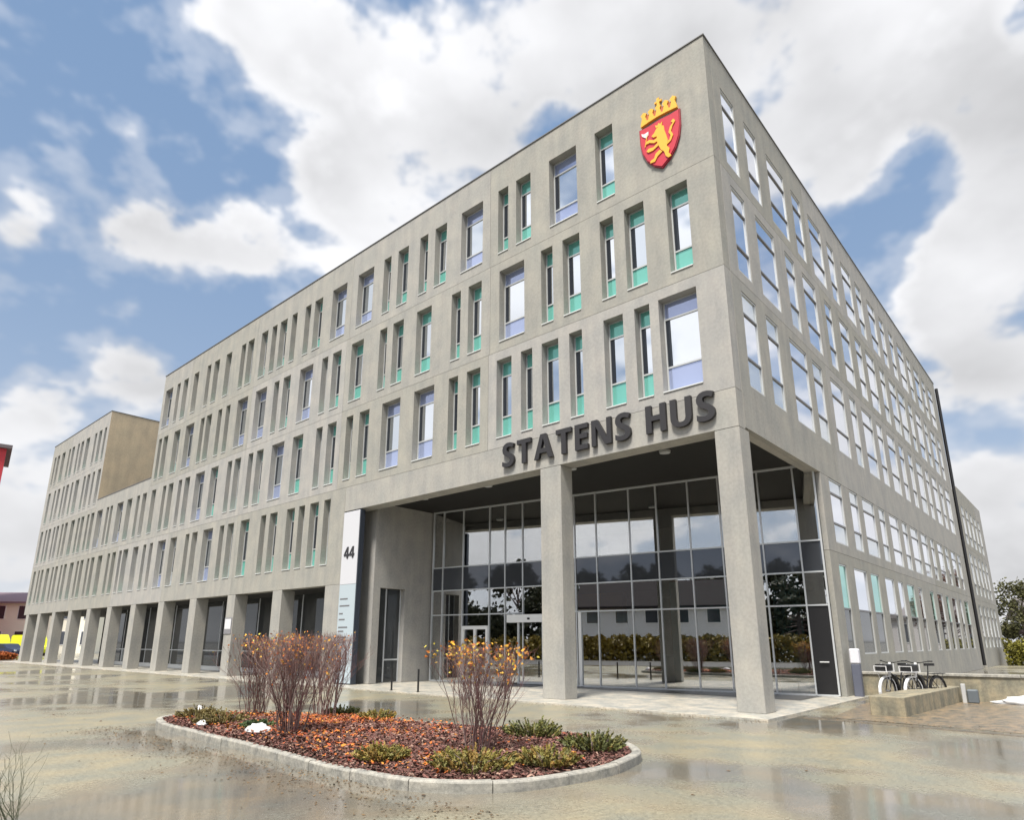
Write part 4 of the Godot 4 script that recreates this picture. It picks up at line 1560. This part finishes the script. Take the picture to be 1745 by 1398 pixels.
# ---------------------------------------------------------------- scene
func _ready() -> void:
	rng.seed = 4
	var cam := Camera3D.new()
	cam.projection = Camera3D.PROJECTION_FRUSTUM
	cam.near = 0.1
	cam.far = 3000.0
	cam.size = 2.0 * 0.1 * 699.0 / 1107.0
	cam.frustum_offset = Vector2(0, 0.1 * 106.3 / 1107.0)
	cam.position = Vector3(5.961, 1.608, 15.395)
	cam.rotation = Vector3(0.256, 0.722, 0)
	cam.name = "camera"
	add_child(cam)
	cam.current = true

	var env := Environment.new()
	env.background_mode = Environment.BG_SKY
	env.sky = Sky.new()
	var sm := PanoramaSkyMaterial.new()
	sm.panorama = make_sky()
	env.sky.sky_material = sm
	env.background_energy_multiplier = 0.58
	env.tonemap_mode = Environment.TONE_MAPPER_LINEAR
	env.tonemap_exposure = 2.0
	env.sdfgi_enabled = true
	env.ssao_enabled = true
	env.ssil_enabled = true
	var we := WorldEnvironment.new()
	we.environment = env
	we.name = "world"
	add_child(we)

	var sun := DirectionalLight3D.new()
	sun.name = "sun"
	sun.light_energy = 1.12
	sun.light_color = Color(1.0, 0.97, 0.92)
	sun.light_angular_distance = 13.0
	sun.shadow_enabled = true
	add_child(sun)
	sun.look_at_from_position(SUN_AT * 50.0, Vector3.ZERO)

	make_materials()
	M.shop_glass = glass(0.06, 0.065, 0.07, 0.30, 0.02)
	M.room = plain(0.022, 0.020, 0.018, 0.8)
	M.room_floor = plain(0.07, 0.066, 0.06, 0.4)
	M.spandrel = glass(0.10, 0.11, 0.13, 0.55, 0.03)
	M.amber = plain(0.42, 0.20, 0.05, 0.5)
	M.curtain = plain(0.10, 0.27, 0.27, 0.8)
	M.desk = plain(0.35, 0.42, 0.44, 0.4)

	# ---- ground
	var st := start()
	quad(st, Vector3(-900, 0, -900), Vector3(900, 0, -900), Vector3(900, 0, 900), Vector3(-900, 0, 900), Vector3.UP)
	structure(build("ground", st, M.ground))
	st = start()
	soft_box(st, Vector3(-66, -0.05, -9.0), Vector3(-16.9, 0.042, 0.95), 0.01)
	structure(build("arcade_pavement", st, M.paving))
	var pave := Node3D.new()
	put(pave, "entrance_pavement")
	structure(pave)
	# slabs of the entrance pavement, each with its own edges
	var slab_meshes := {}
	var zz := 1.0
	var rown := 0
	while zz > -6.4:
		var xx := -16.88
		var dz := 1.2
		while xx < 0.40:
			var dx := minf(1.2, 0.42 - xx)
			if dx > 0.1:
				var key := "%.2f" % dx
				if not slab_meshes.has(key):
					var sb := start()
					soft_box(sb, Vector3(0.004, -0.08, -dz + 0.004), Vector3(dx - 0.004, 0.04, -0.004), 0.005)
					slab_meshes[key] = sb.commit()
				var p := inst("paving_slab", slab_meshes[key], M.paving, pave, Vector3(xx, 0.004 + rng.randf_range(-0.002, 0.002), zz))
			xx += 1.2
		zz -= 1.2
		rown += 1
	# rough stone paving by the low wall
	st = start()
	quad(st, Vector3(0.6, 0.006, -7.4), Vector3(16, 0.006, -9.0), Vector3(16, 0.006, 1.45), Vector3(1.2, 0.006, -0.62), Vector3.UP)
	structure(build("stone_paving", st, M.setts))

	var gut := Node3D.new()
	put(gut, "gutter")
	structure(gut)
	st = start()
	soft_box(st, Vector3(0.004, -0.08, -0.15), Vector3(0.596, 0.009, 0.15), 0.006)
	var gm := st.commit()
	for i in 24:
		var p := inst("gutter_stone", gm, M.gutter, gut, Vector3(0.75 + i * 0.594, rng.randf_range(-0.002, 0.002), -0.36 + i * 0.084))
		p.rotation.y = -0.14
	# ---- building
	var b := office_building()
	solids(b)
	arcade(b)
	lobby(b)
	signs()

	# ---- planting bed
	planter()
	var orange := [Color(0.55, 0.20, 0.03), Color(0.48, 0.13, 0.03), Color(0.62, 0.34, 0.04)]
	var yellow := [Color(0.75, 0.42, 0.04), Color(0.70, 0.30, 0.03), Color(0.62, 0.52, 0.08), Color(0.50, 0.16, 0.03)]
	bare_shrub(Vector3(-4.35, 0.15, 9.25), 101, 1.58, 38, 0.23, 0.20, 420, orange, 0.45, 0.042, "tallest leafless shrub with a few orange leaves on top, front left in the planting bed")
	bare_shrub(Vector3(-7.75, 0.15, 8.1), 102, 1.56, 32, 0.20, 0.26, 260, yellow, 0.55, 0.045, "leafless shrub with scattered yellow leaves at the far left of the shrubs")
	bare_shrub(Vector3(-6.0, 0.15, 7.5), 103, 1.60, 30, 0.25, 0.22, 90, orange, 0.5, 0.038, "almost leafless grey shrub in front of the house number pylon")
	bare_shrub(Vector3(-0.84, 0.15, 8.42), 104, 1.42, 28, 0.20, 0.22, 430, yellow, 0.62, 0.05, "leafless shrub topped with bright yellow leaves, alone on the right of the bed")
	var green := [Color(0.11, 0.12, 0.03), Color(0.16, 0.15, 0.04), Color(0.08, 0.09, 0.03)]
	var brown := [Color(0.17, 0.13, 0.04), Color(0.13, 0.11, 0.035), Color(0.20, 0.16, 0.06)]
	var olive := [Color(0.22, 0.18, 0.04), Color(0.26, 0.17, 0.045), Color(0.16, 0.15, 0.04)]
	juniper(Vector3(-8.2, 0.13, 9.0), 201, 0.75, 0.30, brown, "brownish low evergreen clump at the left tip of the bed beside a snow lump")
	juniper(Vector3(-6.75, 0.15, 9.25), 202, 0.85, 0.32, brown, "larger brownish low evergreen clump near the left kerb, second from the tip")
	juniper(Vector3(-5.0, 0.17, 6.95), 203, 0.65, 0.22, olive, "small olive evergreen clump at the back of the bed between the shrubs")
	juniper(Vector3(-1.25, 0.16, 9.72), 204, 0.55, 0.26, olive, "yellowish low evergreen clump at the front kerb, left of the yellow-leaved shrub")
	juniper(Vector3(-0.05, 0.15, 9.3), 205, 0.95, 0.30, olive, "wide yellowish evergreen clump in front of the yellow-leaved shrub")
	juniper(Vector3(0.45, 0.14, 8.45), 206, 0.70, 0.28, olive, "olive evergreen clump near the right front kerb")
	juniper(Vector3(-1.2, 0.15, 6.75), 207, 0.80, 0.36, green, "greenest round evergreen clump at the back right of the bed")
	juniper(Vector3(0.2, 0.14, 7.1), 208, 0.75, 0.34, green, "green evergreen clump close to the right end of the bed")
	juniper(Vector3(-5.45, 0.17, 9.2), 209, 0.55, 0.16, [Color(0.06, 0.11, 0.05), Color(0.08, 0.12, 0.04)], "flat dark green clump behind the crescent of snow")
	juniper(Vector3(-6.2, 0.16, 6.95), 210, 0.60, 0.25, green, "dark green clump at the foot of the grey shrub by the back kerb")
	snow_lump(Vector3(-4.85, 0.17, 9.5), Vector3(0.50, 0.12, 0.22), 301, "white crescent of melting snow at the foot of the tallest shrub", 0.5)
	snow_lump(Vector3(-6.6, 0.16, 9.66), Vector3(0.28, 0.07, 0.16), 302, "small white snow lump by the left front kerb")
	snow_lump(Vector3(-8.9, 0.13, 8.7), Vector3(0.30, 0.14, 0.20), 303, "small white snow lump at the left tip of the bed")

	# ---- entrance bollards
	var bol := base("bollard")
	st = start()
	tube(st, Vector3(0, -0.05, 0), Vector3(0, 0.72, 0), 0.032, 0.032, 10, true)
	build("post", st, M.black, bol)
	st = start()
	tube(st, Vector3(0, 0.0, 0), Vector3(0, 0.015, 0), 0.07, 0.07, 12, true)
	build("foot_plate", st, M.black, bol)
	tag(bol, "thin black bollard at the pavement edge, nearest the tall side window", "bollard", "bollards along the entrance pavement")
	bol.position = Vector3(-12.3, 0.04, 0.8)
	for q in [[Vector3(-11.0, 0.04, 0.75), "thin black bollard at the pavement edge between the side window and the right shrub"], [Vector3(-8.6, 0.04, 0.75), "thin black bollard seen through the left side of the yellow-leaved shrub"], [Vector3(-7.15, 0.04, 0.8), "thin black bollard seen through the yellow-leaved shrub in front of the sliding door"]]:
		var c := bol.duplicate()
		c.name = numbered(self, "bollard")
		add_child(c, true)
		c.position = q[0]
		c.set_meta("label", q[1])

	# ---- right side: low wall, block, bicycles
	var lw := base("low_wall")
	tag(lw, "stained low concrete wall running right from the building", "wall")
	st = start()
	var wx := Transform3D(Basis(Vector3.UP, 0.10), Vector3(0.12, 0, -7.3))
	soft_box(st, Vector3(0.02, -0.1, -0.30), Vector3(16, 0.66, 0), 0.01, wx)
	build("wall", st, M.concrete_old, lw)
	for i in 8:
		st = start()
		soft_box(st, Vector3(0.0 + i * 2.0 + 0.005, 0.662, -0.34), Vector3(2.0 + i * 2.0 - 0.005, 0.74, 0.04), 0.01, wx)
		build("coping_stone", st, M.kerb, lw)
	st = start()
	soft_box(st, Vector3(-0.36, -0.1, -2.7), Vector3(0.36, 0.42, 2.7), 0.015, Transform3D(Basis(Vector3.UP, -0.06), Vector3(2.22, 0, -4.5)))
	var blk := base("concrete_block")
	tag(blk, "long weathered concrete block lying in front of the two bicycles", "block")
	build("block", st, M.concrete_old, blk)
	var bike := bicycle()
	bike.transform = Transform3D(Basis(Vector3.UP, -PI / 2 - 0.30).scaled(Vector3.ONE * 1.06), Vector3(1.62, 0.0, -5.4))
	tag(bike, "white bicycle with black handlebar parked left of its twin behind the concrete block", "bicycle", "bicycles behind the concrete block")
	var bike2 := bike.duplicate()
	bike2.name = numbered(self, "bicycle")
	add_child(bike2, true)
	bike2.transform = Transform3D(Basis(Vector3.UP, -PI / 2 - 0.34).scaled(Vector3.ONE * 1.06), Vector3(2.22, 0.0, -5.5))
	tag(bike2, "white bicycle parked right of its twin, nearer the low wall", "bicycle", "bicycles behind the concrete block")
	snow_lump(Vector3(4.4, 0.0, -7.35), Vector3(1.9, 0.22, 0.6), 304, "flat white snow bank at the foot of the low wall", 0.1)
	var ub := base("post_box", Vector3(0.25, 0.0, -6.75))
	tag(ub, "slim white-topped box with a blue-grey lower panel at the building corner", "utility box")
	st = start()
	soft_box(st, Vector3(-0.12, 0.0, -0.10), Vector3(0.12, 0.98, 0.10), 0.02)
	build("lower_panel", st, plain(0.10, 0.11, 0.15, 0.5), ub)
	st = start()
	soft_box(st, Vector3(-0.13, 0.985, -0.11), Vector3(0.13, 1.42, 0.11), 0.03)
	build("top", st, plain(0.66, 0.66, 0.72, 0.5), ub)
	var mp := base("marker_post", Vector3(2.85, 0.0, -6.9))
	tag(mp, "short white marker post with a grey box beside the end of the concrete block", "post")
	st = start()
	soft_box(st, Vector3(-0.05, 0, -0.05), Vector3(0.05, 0.50, 0.05), 0.01)
	build("post", st, plain(0.45, 0.46, 0.47, 0.5), mp)
	st = start()
	soft_box(st, Vector3(0.07, 0.0, -0.15), Vector3(0.32, 0.36, 0.1), 0.03)
	build("cabinet", st, plain(0.11, 0.13, 0.15, 0.5), mp)

	# ---- far right
	tree(Vector3(0.9, 0, -58), 401, 6.6, 4.2, Color(0.065, 0.066, 0.02), "dark green tree beyond the right end of the office block", 0.08)
	tree(Vector3(5.0, 0, -64), 402, 8.2, 6.0, Color(0.10, 0.055, 0.04), "reddish brown tree at the right edge behind the dark green tree")
	hedge(Vector3(1.9, 0, -46), Vector3(3.0, 2.0, 2.5), 403, Color(0.16, 0.15, 0.02), "yellow green hedge in front of the trees at the right edge")
	house("pale_house", Vector3(6.0, 0, -84), 0.3, Vector3(14, 4.5, 9), 2.0, plain(0.55, 0.54, 0.56, 0.8), plain(0.12, 0.11, 0.11, 0.7), 1, 4, "pale low house glimpsed between the trees at the right edge")

	# ---- far left
	house("cream_building", Vector3(-126, 0, -7), 0.80, Vector3(44, 7.4, 12), 1.6, plain(0.88, 0.86, 0.74, 0.8), plain(0.24, 0.18, 0.21, 0.9), 2, 14, "long cream building with a mauve roof far beyond the left end of the office", 0.7)
	var rb := house("red_building", Vector3(-114.0, 0, 3.2), 1.40, Vector3(16, 28.3, 12), 0.5, plain(0.50, 0.035, 0.05, 0.6), plain(0.12, 0.10, 0.11, 0.7), 6, 5, "tall red panelled building at the left edge of the photo", 0.6, true)
	for fl in 4:
		st = start()
		box(st, Vector3(6.4, 5.6 + fl * 3.3, -6.9), Vector3(7.7, 5.8 + fl * 3.3, -3.0))
		box(st, Vector3(7.64, 5.8 + fl * 3.3, -6.9), Vector3(7.7, 6.7 + fl * 3.3, -3.0))
		build("balcony", st, M.frame, rb)
	var car_side := poly("-2,.30 -2.05,.75 -1.85,.98 -1.45,1.40 -.7,1.48 .25,1.45 .95,1.0 1.75,.88 2.02,.70 2.02,.30")
	vehicle("parked_car", Vector3(-87, 0, -4.1), 0.4, car_side, ["-1.45,1.0 -1.2,1.34 -.65,1.4 -.65,1.0", "-.58,1.0 -.58,1.4 .2,1.37 .78,1.0"], 1.76, plain(0.02, 0.03, 0.07, 0.25, 0.2), "dark blue hatchback parked in front of the yellow vans", "car", [-1.25, 1.3])
	var van_side := poly("-2.7,.35 -2.72,2.35 -2.5,2.5 1.2,2.5 1.75,1.9 2.1,1.25 2.65,1.05 2.75,.75 2.7,.35")
	var neon := plain(0.62, 0.66, 0.03, 0.4)
	vehicle("yellow_van", Vector3(-92.5, 0, -3.6), 0.25, van_side, [".75,1.35 .75,2.1 1.3,2.1 1.85,1.35"], 2.0, neon, "yellow emergency van with an orange stripe at the left edge of the photo", "van", [-1.7, 1.7], plain(0.6, 0.12, 0.03, 0.4))
	vehicle("yellow_van", Vector3(-96.0, 0, -8.2), 0.25, van_side, [".75,1.35 .75,2.1 1.3,2.1 1.85,1.35"], 2.0, neon, "yellow emergency van with a dark green stripe, nearer the office arcade", "van", [-1.7, 1.7], plain(0.05, 0.16, 0.06, 0.4))
	hedge(Vector3(-73.0, 0, -0.2), Vector3(3.5, 0.75, 2.0), 404, Color(0.42, 0.12, 0.03), "low orange hedge at the left edge in front of the blue car", 0.4)

	# ---- across the street (seen in the lobby glass and on the wet ground)
	st = start()
	quad(st, Vector3(-140, 0.005, 19), Vector3(140, 0.005, 19), Vector3(140, 0.005, 30.5), Vector3(-140, 0.005, 30.5), Vector3.UP)
	structure(build("road", st, M.asphalt))
	var dark_roof := plain(0.035, 0.032, 0.034, 0.95)
	dark_roof.metallic_specular = 0.15
	house("white_house", Vector3(-15, 0, 43), -0.1, Vector3(15, 5.2, 9), 2.6, plain(0.70, 0.71, 0.74, 0.8), dark_roof, 2, 5, "white two storey house across the street mirrored in the lobby glass")
	house("brown_house", Vector3(12, 0, 49), 0.15, Vector3(14, 5.6, 9), 3.0, plain(0.14, 0.07, 0.05, 0.8), dark_roof, 2, 4, "brown house across the street mirrored right of the white house")
	house("grey_house", Vector3(36, 0, 46), 0.3, Vector3(13, 5.6, 9), 3.2, plain(0.30, 0.31, 0.33, 0.8), dark_roof, 2, 4, "grey house across the street mirrored right of the brown house")
	var t1 := tree(Vector3(-1, 0, 55), 405, 11.0, 9.0, Color(0.035, 0.04, 0.018), "dark dense tree across the street between the white and the brown house", 0.12, 0.055)
	var spots := [[Vector3(-27, 0, 52), 0.95, "dark dense tree across the street just left of the white house"], [Vector3(-36, 0, 55), 1.10, "dark dense tree across the street, second to the left of the white house"], [Vector3(-45, 0, 52), 1.0, "dark dense tree across the street at the left end of the row"], [Vector3(-18, 0, 57), 1.05, "dark dense tree across the street rising behind the left half of the white house"], [Vector3(-9, 0, 58), 0.98, "dark dense tree across the street rising behind the right half of the white house"], [Vector3(7, 0, 58), 1.08, "dark dense tree across the street rising behind the left half of the brown house"], [Vector3(16, 0, 59), 1.0, "dark dense tree across the street rising behind the right half of the brown house"], [Vector3(25, 0, 55), 1.1, "dark dense tree across the street between the brown and the grey house"], [Vector3(35, 0, 57), 0.96, "dark dense tree across the street rising behind the grey house"], [Vector3(45, 0, 53), 1.05, "dark dense tree across the street just right of the grey house"], [Vector3(55, 0, 52), 1.1, "dark dense tree across the street at the right end of the row"]]
	for q in spots:
		var t := t1.duplicate()
		t.name = numbered(self, "broadleaf_tree")
		add_child(t, true)
		t.position = q[0]
		t.rotation.y = q[1] * 9.0
		t.scale = Vector3.ONE * q[1]
		t.set_meta("label", q[2])
		t.set_meta("group", "trees across the street")
	for q in [t1]:
		q.set_meta("group", "trees across the street")
	hedge(Vector3(-6, 0, 33), Vector3(52, 2.3, 2.6), 406, Color(0.19, 0.14, 0.018), "long yellow-brown hedge across the street mirrored in the lobby glass", 0.0, 2.2)

	# ---- scattered wet leaves on the forecourt and weeds at the left edge
	rng.seed = 900
	st = start()
	for i in 70:
		var p := Vector3(rng.randf_range(-20, 3), 0.006, rng.randf_range(2, 13.2))
		leaf_shape(st, p, Basis.from_euler(Vector3(rng.randfn(0, 0.1), rng.randf() * TAU, rng.randfn(0, 0.1))), rng.randf_range(0.05, 0.09), Color(0.10, 0.06, 0.03) * rng.randf_range(0.6, 1.5))
	tag(build("wet_leaves", st, M.leaf), "single dark wet leaves lying about on the forecourt", "leaves", "", "stuff")
	var bits := start()
	leaf_shape(bits, Vector3.ZERO, Basis(), 1.0, Color.WHITE)
	var bm := MultiMesh.new()
	bm.transform_format = MultiMesh.TRANSFORM_3D
	bm.use_colors = true
	bm.mesh = bits.commit()
	bm.instance_count = 5200
	for i in 5200:
		var p := Vector3(rng.randf_range(-62, 0.4), 0.008, 0.98 + absf(rng.randfn(0, 0.30)))
		if i % 3 == 0:
			p = Vector3(rng.randf_range(-9, 1.4), 0.008, 10.3 + absf(rng.randfn(0, 0.5)))
		elif i % 7 == 0:
			p = Vector3(rng.randf_range(0.8, 14), 0.014, -0.3 + rng.randfn(0, 0.35))
		var bs := Basis.from_euler(Vector3(rng.randfn(0, 0.2), rng.randf() * TAU, rng.randfn(0, 0.2))).scaled(Vector3.ONE * rng.randf_range(0.012, 0.045))
		bm.set_instance_transform(i, Transform3D(bs, p))
		var k := rng.randf_range(0.5, 1.6)
		bm.set_instance_color(i, Color(0.10 * k, 0.065 * k, 0.032 * k))
	var bi := MultiMeshInstance3D.new()
	bi.multimesh = bm
	bi.material_override = M.chip
	put(bi, "leaf_litter")
	tag(bi, "brown grit and leaf crumbs washed up along the pavement edge and kerbs", "litter", "", "stuff")
	st = start()
	soft_box(st, Vector3(-0.9, 0.0, -0.45), Vector3(0.9, 0.014, 0.45), 0.004)
	var mat_o := build("door_mat", st, M.black, self, Vector3(-10.7, 0.047, -3.75))
	mat_o.rotation.y = 0.158
	tag(mat_o, "dark door mat in front of the sliding door", "door mat")
	rng.seed = 901
	var wd := base("dry_weed", Vector3(-1.2, 0, 13.6))
	tag(wd, "dry grey weed stalks poking in at the left edge of the photo", "weed")
	st = start()
	twig_tips = []
	for i in 9:
		grow(st, Vector3(rng.randfn(0, 0.03), 0, rng.randfn(0, 0.03)), Vector3(rng.randfn(0, 0.35), 1, rng.randfn(0, 0.35)).normalized(), 0.5, 0.004, 2, 0.8, Color(0.10, 0.11, 0.07))
	build("stalks", st, M.chip, wd)
	print("nodes ", get_child_count())
